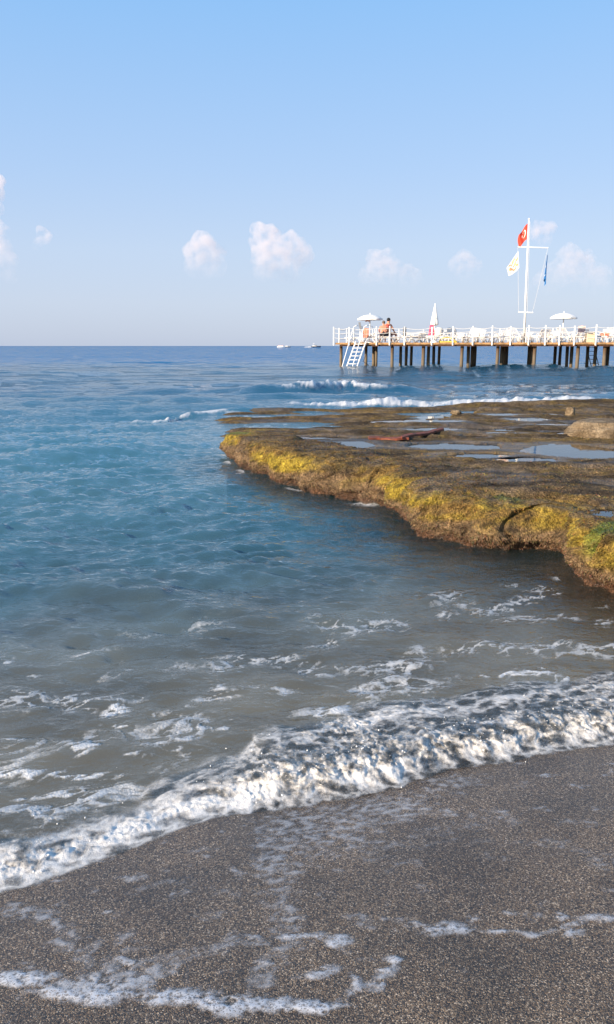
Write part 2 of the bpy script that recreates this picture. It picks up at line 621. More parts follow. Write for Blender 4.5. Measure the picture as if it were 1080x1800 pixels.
M = dict(
    sand=mat_sand(), sea=mat_sea(), froth=mat_froth(), sandfoam=mat_sandfoam(), reef=mat_reef(), weed=mat_weed(), pool=mat_pool(), pile=mat_pile(),
    boulder=mat_boulder(),
    deckwood=simple('deck_timber', (0.42, 0.24, 0.10), 0.7, 0.25, 5),
    beamwood=simple('beam_timber', (0.12, 0.055, 0.028), 0.7, 0.3, 4),
    white=simple('white_paint', (0.80, 0.79, 0.76), 0.45, 0.04, 6),
    plastic=simple('white_plastic', (0.78, 0.75, 0.70), 0.4, 0.05, 6),
    canvas=simple('white_canvas', (0.80, 0.79, 0.75), 0.85, 0.05, 5),
    rope=simple('white_rope', (0.75, 0.73, 0.68), 0.9, 0.1, 40),
    darkmetal=simple('dark_metal', (0.03, 0.035, 0.04), 0.5, 0.2, 8),
    black=simple('black_cloth', (0.025, 0.025, 0.028), 0.9, 0.2, 8),
    grey=simple('grey_panel', (0.16, 0.17, 0.19), 0.6, 0.1, 8),
    pink=simple('pink_towel', (0.72, 0.09, 0.17), 0.95, 0.15, 9),
    coral=simple('coral_towel', (0.80, 0.27, 0.18), 0.95, 0.12, 9),
    palepink=simple('pale_pink_towel', (0.78, 0.52, 0.45), 0.95, 0.1, 9),
    red=simple('red_cloth', (0.62, 0.07, 0.05), 0.8, 0.15, 9),
    yellow=simple('yellow_plastic', (0.80, 0.58, 0.05), 0.5, 0.1, 9),
    beige=simple('beige_bin_plastic', (0.62, 0.50, 0.34), 0.6, 0.08, 9),
    skin=simple('sunburnt_skin', (0.58, 0.27, 0.17), 0.6, 0.08, 12),
    hair=simple('dark_hair', (0.012, 0.010, 0.010), 0.7, 0.2, 30),
    greyhair=simple('greying_hair', (0.16, 0.11, 0.08), 0.8, 0.2, 30),
    swim=simple('dark_swimwear', (0.03, 0.03, 0.04), 0.8, 0.1, 12),
    flagred=simple('flag_red', (0.70, 0.06, 0.03), 0.8, 0.06, 5),
    flagwhite=simple('flag_white', (0.82, 0.80, 0.74), 0.8, 0.04, 5),
    flagorange=simple('flag_orange', (0.75, 0.36, 0.20), 0.8, 0.1, 5),
    flagblue=simple('flag_blue', (0.02, 0.16, 0.42), 0.8, 0.1, 5),
    strip=simple('rust_red_strip', (0.26, 0.07, 0.035), 0.7, 0.25, 10, c2=(0.10, 0.04, 0.025)),
    hullblue=simple('dark_blue_hull', (0.015, 0.03, 0.07), 0.3, 0.1, 1),
    glass=simple('tinted_glass', (0.01, 0.012, 0.015), 0.1, 0.1, 1),
)

# ------------------------------------------------------------------ surveyed lines of the shore and the reef
SHORE_PX = [(-420, 1690), (-150, 1610), (0, 1563), (130, 1525), (300, 1462), (380, 1430), (470, 1427), (560, 1408), (640, 1392), (700, 1382), (780, 1356), (850, 1342), (930, 1326),
            (1000, 1318), (1080, 1308), (1300, 1270), (1700, 1215)]
SH = np.array([at(*q) for q in SHORE_PX])


_tx = np.arange(-60, 60, .01)
_ty = np.interp(_tx, SH[:, 0], SH[:, 1]) + np.where(_tx < SH[0, 0], (_tx - SH[0, 0]) * 0.35, 0) + np.where(_tx > SH[-1, 0], (_tx - SH[-1, 0]) * 0.45, 0)
_k = np.hanning(33); _k /= _k.sum()
_ty[40:-40] = np.convolve(_ty, _k, 'same')[40:-40]


def shore_y(x):
    """the edge of the swash, a smooth curve along the beach"""
    x = np.asarray(x, float)
    return np.interp(x, _tx, _ty) + np.where(x < -60, (x + 60) * .35, 0) + np.where(x > 60, (x - 60) * .45, 0)


def seaward(x, y):
    """metres out to sea from the edge of the swash (negative: up the beach)"""
    return (y - shore_y(x)) * 0.92


EDGE_PX = [(398, 800), (404, 812), (440, 835), (470, 845), (510, 855), (560, 867), (600, 878), (640, 886), (680, 897), (708, 915), (730, 932), (750, 946), (790, 960), (850, 972), (910, 978), (958, 979),
           (978, 990), (983, 1018), (1010, 1035), (1050, 1050), (1085, 1057), (1170, 1080), (1300, 1100)]
EDGE = np.array([at(*q) for q in EDGE_PX])
# the tip turns back behind itself
TIP = np.array([(-0.55, 13.2), (-0.95, 12.5), (-1.15, 11.95)])
EDGE = np.concatenate([TIP, EDGE])


def smooth_poly(P, n):
    s = np.concatenate([[0], np.cumsum(np.hypot(*np.diff(P, axis=0).T))])
    t = np.linspace(0, s[-1], n)
    Q = np.stack([np.interp(t, s, P[:, 0]), np.interp(t, s, P[:, 1])], 1)
    k = np.hanning(7); k /= k.sum()
    R = Q.copy()
    for i in range(2):
        pad = np.concatenate([np.repeat(Q[:1, i], 3), Q[:, i], np.repeat(Q[-1:, i], 3)])
        R[:, i] = np.convolve(pad, k, 'valid')
    return R


EDGE_S = smooth_poly(EDGE, 260)
BACKLINE = np.array([(-1.0, 11.6), (0.2, 12.1), (1.9, 13.4), (4.2, 17.5), (7.5, 20.8), (16, 22.2)])
PLATFORM = np.concatenate([EDGE, [(9, 4.4), (18, 6), (18, 22.5)], BACKLINE[::-1][:-1]])


def sand_z(x, y):
    q = seaward(x, y)
    z = np.where(q < 0, -0.075 * q, -0.085 * q)
    z = np.where(q > 8, -0.68 - (q - 8) * 0.16, z)
    z = np.maximum(z, -6.0)
    z = np.minimum(z, 0.9)
    k = (q > -4) & (q < 9)
    z[k] += 0.012 * fbm(x[k] * 1.3, y[k] * 1.3, 3) * sstep(-4, 0.4, q[k])
    return z


# ------------------------------------------------------------------ beach and seabed (one sheet of sand)
ys = np.concatenate([np.linspace(-30, 0, 30, endpoint=False), np.linspace(0, 4, 140, endpoint=False), np.geomspace(4, 90, 90)])
us = np.concatenate([np.linspace(-1, -0.1, 60, endpoint=False), np.linspace(-0.1, 0.1, 140, endpoint=False), np.linspace(0.1, 1, 61)]) * 30
X, Y = np.meshgrid(us, ys)
q = seaward(X, Y)
beach = grid_object('sand_beach', X, Y, sand_z(X, Y), M['sand'], attrs=dict(wet=sstep(-2.2, -0.1, q + 0.5 * fbm(X * 1.7, Y * 1.7, 3))))
tag(beach, kind='structure')

# ------------------------------------------------------------------ reef
RN = 260
L = np.concatenate([[0], np.cumsum(np.hypot(*np.diff(EDGE_S, axis=0).T))])
tang = np.gradient(EDGE_S, axis=0)
k9 = np.hanning(17); k9 /= k9.sum()
for i in range(2):
    pad = np.concatenate([np.repeat(tang[:1, i], 8), tang[:, i], np.repeat(tang[-1:, i], 8)])
    tang[:, i] = np.convolve(pad, k9, 'valid')
tang /= np.hypot(tang[:, 0], tang[:, 1])[:, None]
inw = np.stack([-tang[:, 1], tang[:, 0]], 1)          # towards the platform
if ((EDGE_S[100] + inw[100] * 0.3)[0] < EDGE_S[100][0]):
    inw = -inw


def top_z(x, y, d):
    bd, _ = polydist(x, y, BACKLINE)
    beyond = np.interp(x, BACKLINE[:, 0], BACKLINE[:, 1])
    b = sstep(-0.2, 1.0, y - beyond - 0.5 * fbm(x * 0.5, y * 0.5, 2))
    led = fbm(x * 0.16 + 3, y * 1.15 - x * 0.12, 3)
    z = 0.455 - 0.09 * sstep(2.2, -.8, x) - 0.030 * d + 0.045 * fbm(x * 1.1, y * 1.5, 4) + 0.034 * fbm(x * 4, y * 5, 4) + .05 * (.25 - billow(x * 2.3, y * 3.1, 4))
    z = z + 0.045 * np.tanh(led * 6) * sstep(1.0, 4.0, d) + .022 * np.tanh(6 * fbm(x * .7 + 9, y * 4.5, 3)) * sstep(.6, 2.0, d)
    low = -0.01 + 0.012 * np.clip(x, 0, 12) + 0.09 * np.tanh(led * 4) + 0.03 * fbm(x * 2, y * 4, 4)
    return z * (1 - b) + np.minimum(z, low) * b


POOLS = [  # px, py, half-width px, half-height px, level z
    (1010, 794, 95, 13, .345), (800, 786, 85, 7, .335), (845, 802, 70, 5, .355), (925, 810, 60, 6, .355), (842, 757, 55, 4.0, .25), (612, 782, 55, 7, .36),
    (690, 743, 40, 3, .24), (1105, 904, 70, 9, .40), (985, 762, 30, 3, .27), (560, 770, 60, 3, .33), (770, 735, 36, 3.2, .18), (1040, 745, 50, 2.6, .22), (1085, 934, 45, 6, .36)]
pools = []
for (a, b, hw, hh, z) in POOLS:
    c = at(a, b, z); r = at(a + hw, b, z); n = at(a, b + hh, z); f = at(a, b - hh, z)
    pools.append((c[0], (n[1] + f[1]) / 2, abs(r[0] - c[0]), abs(f[1] - n[1]) / 2, z))


prng = np.random.default_rng(21)
for k in range(34):
    a = prng.uniform(520, 1090); b = prng.uniform(728, 832)
    c = at(a, b, .33); dd, _ = polydist(c[None, 0], c[None, 1], EDGE_S[::4])
    if dd[0] < .9 or not inside(c[None, 0], c[None, 1], PLATFORM)[0] or any(abs(c[0] - p[0]) < p[2] * 1.5 and abs(c[1] - p[1]) < p[3] * 2 for p in pools): continue
    zz = .455 - .09 * float(sstep(2.2, -.8, c[0])) - .03 * dd[0] - .015
    c = at(a, b, zz)
    pools.append((c[0], c[1], prng.uniform(.12, .5), prng.uniform(.10, .32), zz))


def pool_mask(x, y, i):
    cx, cy, rx, ry, z = pools[i]
    e = np.hypot((x - cx) / rx, (y - cy) / ry)
    r = 1.0 - e
    k = e < 2.6
    r[k] += 0.38 * fbm(x[k] * 2.6 + i * 7, y[k] * 2.2, 4)
    return r


def carve(x, y, z):
    for i, P in enumerate(pools):
        m = pool_mask(x, y, i)
        # a shallow basin in a levelled hollow of the platform
        k = sstep(-1.3, -.1, m)
        z = z * (1 - k) + (P[4] + .012 + (z - P[4]) * .18) * k
        z = np.where(m > 0, np.minimum(z, P[4] - np.minimum(.05, m * .12)), z)
    return z


def reef_tint(z, d, x, y, face):
    """the colours of the algae zones and the bare rock, with ledge and crevice shade painted in"""
    n = fbm(x * 1.6, y * 1.6 + z * 5, 4); n2 = fbm(x * 5 + 9, y * 5 + z * 9, 4)
    dark = np.array([.11, .074, .038]); grey = np.array([.185, .132, .078]); olive = np.array([.185, .125, .032])
    gold = np.array([.31, .225, .028]); tan = np.array([.19, .125, .066]); red = np.array([.105, .055, .030]); green = np.array([.10, .20, .03])
    ochre = np.array([.205, .128, .036])
    def mx(a, b, t): return a + (b - a) * t[..., None]
    base = mx(dark + 0 * z[..., None], grey, sstep(-.1, .35, n))
    base = mx(base, olive, sstep(.0, .4, n2) * .7)
    band = fbm(x * .45 + 2 + .4 * n, y * 3.2, 5)
    base = mx(base, ochre, sstep(.05, .32, band) * .85)
    base = mx(base, np.array([.040, .029, .018]), sstep(.04, .30, -band) * .8)  # shadows of the ledges painted as dark streaks in the colour
    gz = face * sstep(.17, .27, z + .13 * n) * (1 - sstep(.34, .42, z + .09 * n2 + .08 * n)) * sstep(-.55, -.1, fbm(x * .9 + 31, y * .9, 3))
    c = mx(base, tan, face * sstep(.55, .75, 1 - np.abs(z - .10) * 2.2) * (1 - gz))
    c = mx(c, ochre, gz * (1 - .0 * gz)); c = mx(c, gold, gz * sstep(-.35, .15, n + .5 * n2))
    c = mx(c, red, face * (1 - sstep(.03, .12, z + .07 * n2)))
    crevice_shade = fbm(x * 9 + 3, y * 9 + z * 14, 4)
    c = c * (1 - .65 * sstep(.10, .40, crevice_shade) * face)[..., None]  # shade of crevices painted into the face colour
    gr = sstep(.30, .42, fbm(x * 1.1 + 4.2, y * 1.1 + 1.7, 2)) * face * sstep(.15, .3, z)
    return mx(c, green, gr * .45)


# the seaward face, as a swept profile with an undercut foot
prof = np.array([(0.45, -.75), (.30, -.45), (.20, -.2), (.10, -.06), (.04, .01), (-.01, .07), (-.04, .13), (-.03, .19), (.005, .25), (.025, .32), (.06, .375), (.13, .405), (.32, .415), (.55, .43), (.75, .41), (.95, .30)])
pt = np.concatenate([[0], np.cumsum(np.hypot(*np.diff(prof, axis=0).T))])
NT_ = 150
tt = np.linspace(0, pt[-1], NT_)
po = np.interp(tt, pt, prof[:, 0]); pz = np.interp(tt, pt, prof[:, 1])
NS = 1100
si = np.linspace(0, RN - 1, NS)
ex = np.interp(si, np.arange(RN), EDGE_S[:, 0]); ey = np.interp(si, np.arange(RN), EDGE_S[:, 1])
nx = np.interp(si, np.arange(RN), inw[:, 0]); ny = np.interp(si, np.arange(RN), inw[:, 1])
ll = np.interp(si, np.arange(RN), L)
S2, T2 = np.meshgrid(ll, tt)
off = po[:, None] + 0 * S2
bul = 0.20 * fbm(S2 * .9, T2 * .7, 3) + 0.11 * fbm(S2 * 3, T2 * 2.6, 4) + 0.07 * (billow(S2 * 7, T2 * 7, 4) - .25) - 0.20 * (billow(S2 * 1.6 + 4, T2 * 1.3, 3) - .2) + 0.012 * fbm(S2 * 30, T2 * 22, 3)
crack = np.exp(-(np.sin(S2 * 2.1 + 1.5 * fbm(S2 * .7, T2 * 1.5, 2) * 3) / .10) ** 2) * 0.07
fade = sstep(-.5, -.05, pz)[:, None]
off = off + (bul * 1.0 + crack + .05) * fade
FX = ex[None, :] + nx[None, :] * off
FY = ey[None, :] + ny[None, :] * off
hs = 1 + 0.25 * fbm(ll * .8, ll * 0, 4)[None, :]
FZ = pz[:, None] * np.where(pz[:, None] > 0, hs, 1) + 0.05 * fbm(S2 * 5, T2 * 5, 4) * fade
tip_low = sstep(0, 1.6, ll)[None, :]
FZ = np.where(FZ > 0, FZ * (0.62 + 0.38 * tip_low), FZ)
cap_ = .335 + .10 * sstep(1.5, 3.6, ll)[None, :] + .02 * fbm(S2 * 4, T2 * 4, 3)
FZ = np.where(FZ > cap_ - .05, cap_ - .05 + .05 * np.tanh((FZ - cap_ + .05) / .05), FZ)
FC = reef_tint(FZ, off, FX, FY, (1 - sstep(.25, .55, off)))
reef = grid_object('rock_reef', FX, FY, FZ, M['reef'], colors=dict(tint=FC), attrs=dict(wet=0.38 + 0.5 * sstep(.12, 0, FZ)))
tag(reef, kind='structure')

# the top of the platform and the low ledges behind it
rows = []
yv = 4.2
while yv < 24:
    rows.append(yv); yv += 0.0042 * yv ** 1.15 + 0.004
ys = np.array(rows)
uu = np.linspace(-0.28, 0.74, 620)
U, Y = np.meshgrid(uu, ys)
X = U * (Y + 1)
d, arc = polydist(X, Y, EDGE_S[::4])
ins = inside(X, Y, PLATFORM)
Z = top_z(X, Y, d)
beyond = Y > np.interp(X, BACKLINE[:, 0], BACKLINE[:, 1]) - .05
lip = sstep(.06, .42, d)
Zi = np.where(ins, -.3 + (Z + .3) * lip, -.6)
# low awash ledges behind and to the left of the tip
led = fbm(X * 0.16 + 3, Y * 1.15 - X * 0.12, 3)
wash = np.exp(-((X + 1.0) / 2.6) ** 2) * 0 + sstep(-3.1, -1.3, X + .12 * (Y - 17)) * sstep(12.0, 14.5, Y) * (1 - sstep(20.3, 22.0, Y - .12 * X))
low = -0.34 + 0.34 * wash + 0.10 * np.tanh((led - .02) * 4) + 0.03 * fbm(X * 2, Y * 4, 4) + 0.018 * np.clip(X, 0, 10) * wash
Zo = np.where(beyond & ~ins, low, -.8)
Z = np.where(ins, np.maximum(Zi, np.where(Y > 12, low, -1)), Zo)
Z = np.where(ins & (d > .35), carve(X, Y, Z), Z)
back = sstep(21.2, 22.6, Y - .1 * X)
Z = Z - back * .5
TC = reef_tint(Z, d, X, Y, sstep(.45, .15, d) * ins)
wetn = sstep(-.05, .3, fbm(X * .9, Y * 1.8, 4))
pm = np.zeros(X.shape)
for i in range(len(pools)):
    pm = np.maximum(pm, sstep(-.7, -.05, pool_mask(X, Y, i)))
reef_top = grid_object('rock_reef_top', X, Y, Z, M['reef'], keep=Z > -.35, colors=dict(tint=TC), attrs=dict(wet=np.maximum(wetn * .6, pm * .75)))
reef_top.name = 'reef_platform'
tag(reef_top, kind='structure')
REEF_GRID = (U, Y, X, Z, d, ins, TC)

for i, (cx, cy, rx, ry, z) in enumerate(pools):
    gx, gy = np.meshgrid(np.linspace(cx - rx * 1.6, cx + rx * 1.6, 70), np.linspace(cy - ry * 1.6, cy + ry * 1.6, 50))
    m = pool_mask(gx, gy, i)
    o = grid_object('tide_pool', gx, gy, np.full(gx.shape, z), M['pool'], keep=m > -.03)
    tag(o, kind='structure')

# short seaweed turf on the face and the rim
NB = 90000
ti = rng.integers(28, NT_ - 8, NB); sj = rng.integers(0, NS, NB)
w = sstep(.0, .06, FZ[ti, sj]) * (1.0 - .55 * sstep(.38, .44, FZ[ti, sj]))
ok = (rng.random(NB) < w)
ti, sj = ti[ok], sj[ok]
nb = len(ti)
P = np.stack([FX[ti, sj], FY[ti, sj], FZ[ti, sj]], 1)
outn = -np.stack([nx[sj], ny[sj], np.zeros(nb)], 1)
top = sstep(.30, .44, P[:, 2])[:, None]
ln = (0.007 + 0.019 * rng.random(nb) ** 1.6)[:, None] * (1 + .4 * fbm(P[:, 0] * 3, P[:, 2] * 6 + P[:, 1] * 3, 2))[:, None]
dirv = outn * (.55 + .3 * rng.random((nb, 1))) + np.array([0, 0, -1.0]) * (1 - top) * (.5 + .7 * rng.random((nb, 1))) + np.array([0, 0, 1.0]) * top * .6 + .45 * rng.standard_normal((nb, 3))
dirv /= np.linalg.norm(dirv, axis=1)[:, None]
side = np.cross(dirv, rng.standard_normal((nb, 3))); side /= np.linalg.norm(side, axis=1)[:, None]
wd = 0.0016 + 0.0022 * rng.random((nb, 1))
root = P - outn * .004
mid = root + dirv * ln * .55 + outn * .004
tipv = root + dirv * ln + np.array([0, 0, -.006]) * (1 - top)
cc = FC[ti, sj] * (0.65 + .65 * rng.random((nb, 1))) * (1 + .15 * rng.standard_normal((nb, 3)))
# sparser tufts over the platform
U_, Yg, Xg, Zg, dg, insg, TCg = REEF_GRID
okg = np.argwhere((Zg > .03) & (Yg < 17) & (dg > .25) & (np.abs(Xg) < Yg * .42 + .3))
pick_ = okg[rng.integers(0, len(okg), 60000)]
gi, gj = pick_[:, 0], pick_[:, 1]
keep_ = (rng.random(len(gi)) < sstep(-.25, .35, fbm(Xg[gi, gj] * 1.3, Yg[gi, gj] * 2.4, 4))) & (np.max([pool_mask(Xg[gi, gj], Yg[gi, gj], i) for i in range(len(pools))], axis=0) < -.02)
gi, gj = gi[keep_], gj[keep_]
n2_ = len(gi)
R2 = np.stack([Xg[gi, gj], Yg[gi, gj], Zg[gi, gj] - .003], 1) + rng.normal(0, 1, (n2_, 3)) * np.array([.012, .02, 0])
D2 = np.array([0, 0, .55]) + .8 * rng.standard_normal((n2_, 3)) * np.array([1, 1, .4]); D2 /= np.linalg.norm(D2, axis=1)[:, None]
D2[:, 2] = np.abs(D2[:, 2])
L2_ = (.006 + .016 * rng.random((n2_, 1)) ** 1.5)
S2_ = np.cross(D2, rng.standard_normal((n2_, 3))); S2_ /= np.linalg.norm(S2_, axis=1)[:, None]
W2 = .002 + .003 * rng.random((n2_, 1))
root = np.concatenate([root, R2]); mid = np.concatenate([mid, R2 + D2 * L2_ * .6]); tipv = np.concatenate([tipv, R2 + D2 * L2_ + np.array([0, 0, -.004])])
side = np.concatenate([side, S2_]); wd = np.concatenate([wd, W2])
cc = np.concatenate([cc, TCg[gi, gj] * (.7 + 1.3 * rng.random((n2_, 1))) * (1 + .15 * rng.standard_normal((n2_, 3)))])
nb = nb + n2_
V = np.stack([root - side * wd, root + side * wd, mid + side * wd * .8, mid - side * wd * .8, tipv], 1).reshape(-1, 3)
b = np.arange(nb) * 5
tri = np.stack([b, b + 1, b + 2, b, b + 2, b + 3, b + 3, b + 2, b + 4], 1).reshape(-1, 3)
me = bpy.data.meshes.new('seaweed_turf')
me.vertices.add(len(V)); me.vertices.foreach_set('co', V.astype(np.float32).reshape(-1))
me.loops.add(tri.size); me.loops.foreach_set('vertex_index', tri.astype(np.int32).reshape(-1))
me.polygons.add(len(tri)); me.polygons.foreach_set('loop_start', np.arange(0, tri.size, 3, dtype=np.int32))
me.update(calc_edges=True)
cc = np.clip(cc, .01, .75)
ca = me.attributes.new('tint', 'FLOAT_COLOR', 'POINT')
ca.data.foreach_set('color', np.concatenate([np.repeat(cc, 5, 0), np.ones((nb * 5, 1))], 1).astype(np.float32).reshape(-1))
me.materials.append(M['weed'])
weed = bpy.data.objects.new('seaweed_turf', me); col.objects.link(weed)
tag(weed, 'golden brown seaweed turf covering the seaward face of the reef', 'seaweed', kind='stuff')


def reef_height(x, y):
    U, Yg, Xg, Zg = REEF_GRID[:4]
    j = np.argmin(np.abs(Yg[:, 0] - y)); i = np.argmin(np.abs(Xg[j] - x))
    return Zg[j, i]


def rock(name, c, r, seed, mat, flat=.0):
    bm = bmesh.new(); bmesh.ops.create_icosphere(bm, subdivisions=4, radius=1)
    for v in bm.verts:
        p = v.co.normalized()
        n = fbm(np.array([p.x * 1.4 + seed]), np.array([p.y * 1.4 + p.z * 2.1]), 4)[0]
        n2 = fbm(np.array([p.x * 5 + seed]), np.array([p.y * 5 + p.z * 6.1]), 3)[0]
        k = 1 + .28 * n + .06 * n2
        v.co = Vector((p.x * r[0] * k, p.y * r[1] * k, min(p.z * k, .72 + .12 * n) * r[2]))
    me = bpy.data.meshes.new(name); bm.to_mesh(me); bm.free()
    me.materials.append(mat); me.polygons.foreach_set('use_smooth', [True] * len(me.polygons))
    o = bpy.data.objects.new(name, me); col.objects.link(o); o.location = c
    return o


bx, by = at(1075, 770, .30)
tag(rock('boulder', (bx, by, .30), (.72, .42, .34), 3.1, M['boulder']), 'large pale tan boulder at the right edge of the reef beside the pools', 'boulder')
bx, by = at(1002, 740, .18)
tag(rock('rock', (bx, by, reef_height(bx, by) + .06), (.095, .08, .15), 8.3, M['boulder']), 'small upright yellowish rock standing on the reef near the far edge', 'rock')
bx, by = at(801, 742, .2)
tag(rock('stone', (bx, by, reef_height(bx, by) + .02), (.10, .07, .055), 5.3, M['boulder']), 'low pale stone on the dark reef behind the pools', 'stone')

# the rust-red strip lying on the reef
p0 = at(648, 773, .36); p1 = at(706, 773, .36); p2 = at(780, 763, .35)
root = empty('red_strip', (p0[0], p0[1], 0))
for nm, a, b2, wd in (('flat_length', p0, p1 + np.array([.1, .02]), .04), ('angled_length', p1, p2, .05)):
    mb = MB()
    n = 14
    pts = []
    zs_ = [max(reef_height(*(a + (b2 - a) * i / 13)), .33) for i in range(14)]
    zl0, zl1 = max(zs_[:7]), max(zs_[7:])
    for i in range(n):
        t = i / (n - 1); x, y = a + (b2 - a) * t
        y += .02 * math.sin(t * 7); z = zl0 + (zl1 - zl0) * t + .004 + .006 * math.sin(t * 9)
        pts.append((x - p0[0], y - p0[1], z, wd * (1 + .25 * math.sin(t * 11 + 1))))
    vs = []; fs = []
    for (x, y, z, w_) in pts:
        vs += [(x, y - w_, z - .012), (x, y + w_, z + .006), (x, y + w_, z + .03), (x, y - w_, z + .016)]
    for i in range(n - 1):
        for k in range(4):
            fs.append((i * 4 + k, i * 4 + (k + 1) % 4, i * 4 + 4 + (k + 1) % 4, i * 4 + 4 + k))
    fs += [(0, 3, 2, 1), tuple(4 * (n - 1) + k for k in range(4))]
    mb.add(vs, fs); mb.build(nm, M['strip'], root)
tag(root, 'long rust red strip of debris lying across the reef beside the pools', 'debris')

# ------------------------------------------------------------------ sea
def ocean_tile(N, Lt, lam_lo, lam_hi, wind, spread, seed, ex=3.2):
    r = np.random.default_rng(seed)
    k = np.fft.fftfreq(N, Lt / N) * 2 * np.pi
    KX, KY = np.meshgrid(k, k)
    K = np.hypot(KX, KY); K[0, 0] = 1
    ca = (KX * wind[0] + KY * wind[1]) / K
    P = 1.0 / K ** ex * (np.abs(ca) ** spread)
    P = P * (K > 2 * np.pi / lam_hi) * (K < 2 * np.pi / lam_lo)
    h = (r.standard_normal((N, N)) + 1j * r.standard_normal((N, N))) * np.sqrt(P)
    z = np.real(np.fft.ifft2(h)); s = z.std()
    dx = np.real(np.fft.ifft2(1j * h * KX / K)) / s; dy = np.real(np.fft.ifft2(1j * h * KY / K)) / s
    return z / s, dx, dy, N, Lt


def sample(tile, x, y):
    z, dx, dy, N, Lt = tile
    fx = (x / Lt * N) % N; fy = (y / Lt * N) % N
    i = np.floor(fx).astype(int); j = np.floor(fy).astype(int); a = fx - i; b = fy - j
    i %= N; j %= N; i2 = (i + 1) % N; j2 = (j + 1) % N
    out = []
    for A in (z, dx, dy):
        out.append((A[j, i] * (1 - a) + A[j, i2] * a) * (1 - b) + (A[j2, i] * (1 - a) + A[j2, i2] * a) * b)
    return out


rows = [1.2]
A_ = 700
while rows[-1] < 260:
    rows.append(rows[-1] + rows[-1] ** 1.6 / A_)
rows = np.array(rows)
rows = np.concatenate([rows, np.geomspace(rows[-1] * 1.02, 22000, 60)])
uu = np.concatenate([np.linspace(-1.3, -.5, 60, endpoint=False), np.linspace(-.5, .5, 800, endpoint=False), np.linspace(.5, 1.3, 61)])
U, Y = np.meshgrid(uu, rows)
X = U * (Y + 1)
dyr = np.gradient(rows)[:, None] + 0 * U
q = seaward(X, Y)
bed = sand_z(X, Y)
near = sstep(.0, 2.5, q)
calm = .30 + .70 * sstep(1.0, 5.0, q)                    # waves die on the beach
T1 = ocean_tile(256, 47.0, 2.5, 16, (.35, -.94), 4, 11)
T2_ = ocean_tile(256, 11.3, .7, 3.2, (.5, -.86), 2.5, 12)
T3 = ocean_tile(384, 6.1, .13, .75, (.22, -.97), 2.2, 13, 2.2)
d_reef, _ = polydist(X, Y, EDGE_S[::6])
on_reef = inside(X, Y, PLATFORM)
flat = ((X > -3.4) & (Y > 12.5) & (Y < 22)).astype(float) * sstep(-3.4, -1.5, X) * sstep(12.5, 14, Y) * (1 - sstep(19.8, 21.5, Y))
lee = sstep(.1, 1.6, d_reef) * .6 + .4
lee = lee + (1 - lee) * sstep(10.5, 14, Y)
Z = np.zeros(X.shape); DX = np.zeros(X.shape); DY = np.zeros(X.shape)
for tile, amp, lim in ((T1, .055, 1.6), (T2_, .026, .42), (T3, .0130, .17)):
    h, ax, ay = sample(tile, X, Y)
    wgt = amp * (1 - sstep(lim * .5, lim * 1.4, dyr)) * calm * (1 - .75 * flat) * lee
    if tile is T3: wgt = wgt * (1 + .8 * (1 - sstep(1.5, 5.0, q)))
    if tile is not T3: wgt = wgt * (.35 + .65 * sstep(.8, 3.5, q))
    if tile is T1: wgt = wgt * sstep(3, 18, q) + .25 * wgt * (1 - sstep(3, 18, q))
    wgt = wgt * sstep(.05, .75, q)
    Z += h * wgt; ch_ = .75 if tile is T3 else .9
    DX += -ax * wgt * ch_; DY += -ay * wgt * ch_
far = .45 * sstep(14, 42, Y) + .55 * sstep(55, 120, Y)


def ridge(pts, h, w_front, w_back, wob=.3):
    """a swell crest along pts; returns its height field, arc position and signed distance"""
    global Z
    P = np.array(pts)
    xx = X; cy = np.interp(xx, P[:, 0], P[:, 1])
    s = (Y - cy) - wob * fbm1(xx * .35 + h * 40, 3.3, 3)
    endf = sstep(P[0, 0] - 3.2 * abs(w_back), P[0, 0] + .8, xx) * (1 - sstep(P[-1, 0] - .8, P[-1, 0] + 3.2 * abs(w_back), xx))
    g = np.where(s < 0, np.exp(-(s / w_front) ** 2), np.exp(-(s / w_back) ** 2))
    amp = h * (0.75 + .4 * fbm1(xx * .6 + 9, h * 11, 2))
    Z += g * amp * endf
    return g * endf, s


foam = np.zeros(X.shape)
gA, sA = ridge([at(500, 692), at(540, 690), at(600, 685), at(670, 687)], .46, .65, 1.2, .5)
gB, sB = ridge([at(600, 712), at(700, 710), at(850, 709), at(1000, 708), at(1250, 706)], .13, .35, .7, .3)
gC, sC = ridge([at(300, 738), at(318, 730), at(350, 727), at(400, 724), at(470, 722)], .15, .22, .7, .15)
gD, sD = ridge([at(690, 657), at(760, 657), at(880, 658), at(1000, 660), at(1150, 662)], .66, 4.6, 3.0, 1.0)
gE, sE = ridge([at(-160, 1052), at(0, 1042), at(60, 1038), at(120, 1036), at(230, 1050), at(330, 1075)], .085, .15, .36, .08)
gF, sF = ridge([at(60, 690), at(200, 686), at(330, 688)], .16, .5, 1.6, .4)
gG, sG = ridge([at(250, 706), at(420, 700), at(600, 699), at(700, 700)], .13, .5, .9, .4)
MID = (Y > 11) & (Y < 40); NEAR = (Y < 7.5) & (q > -.3)
fn = where_fn(MID, lambda x, y: fbm(x * 1.1, y * .7, 4))
fA = np.exp(-((sA + .10) / .34) ** 2) * gA ** .5 * (np.exp(-((X - at(547, 690)[0]) / 1.15) ** 2) + 1.25 * np.exp(-((X - at(640, 686)[0]) / .95) ** 2))
foam = np.maximum(foam, np.clip(fA * 1.7, 0, 1.1) + .3 * fn * (fA > .05))
fB = np.exp(-((sB + .25) / .42) ** 2) * gB * (.85 + .7 * fbm1(X * .5 + 5, 7.7, 3) + .35 * np.exp(-((X - 4.2) / 2.2) ** 2))
foam = np.maximum(foam, sstep(-.05, .55, fB * 1.15 + .35 * fn) * (fB > .04))
fC = np.exp(-((sC + .10) / .25) ** 2) * gC * (1 - sstep(at(390, 722)[0], at(410, 722)[0], X))
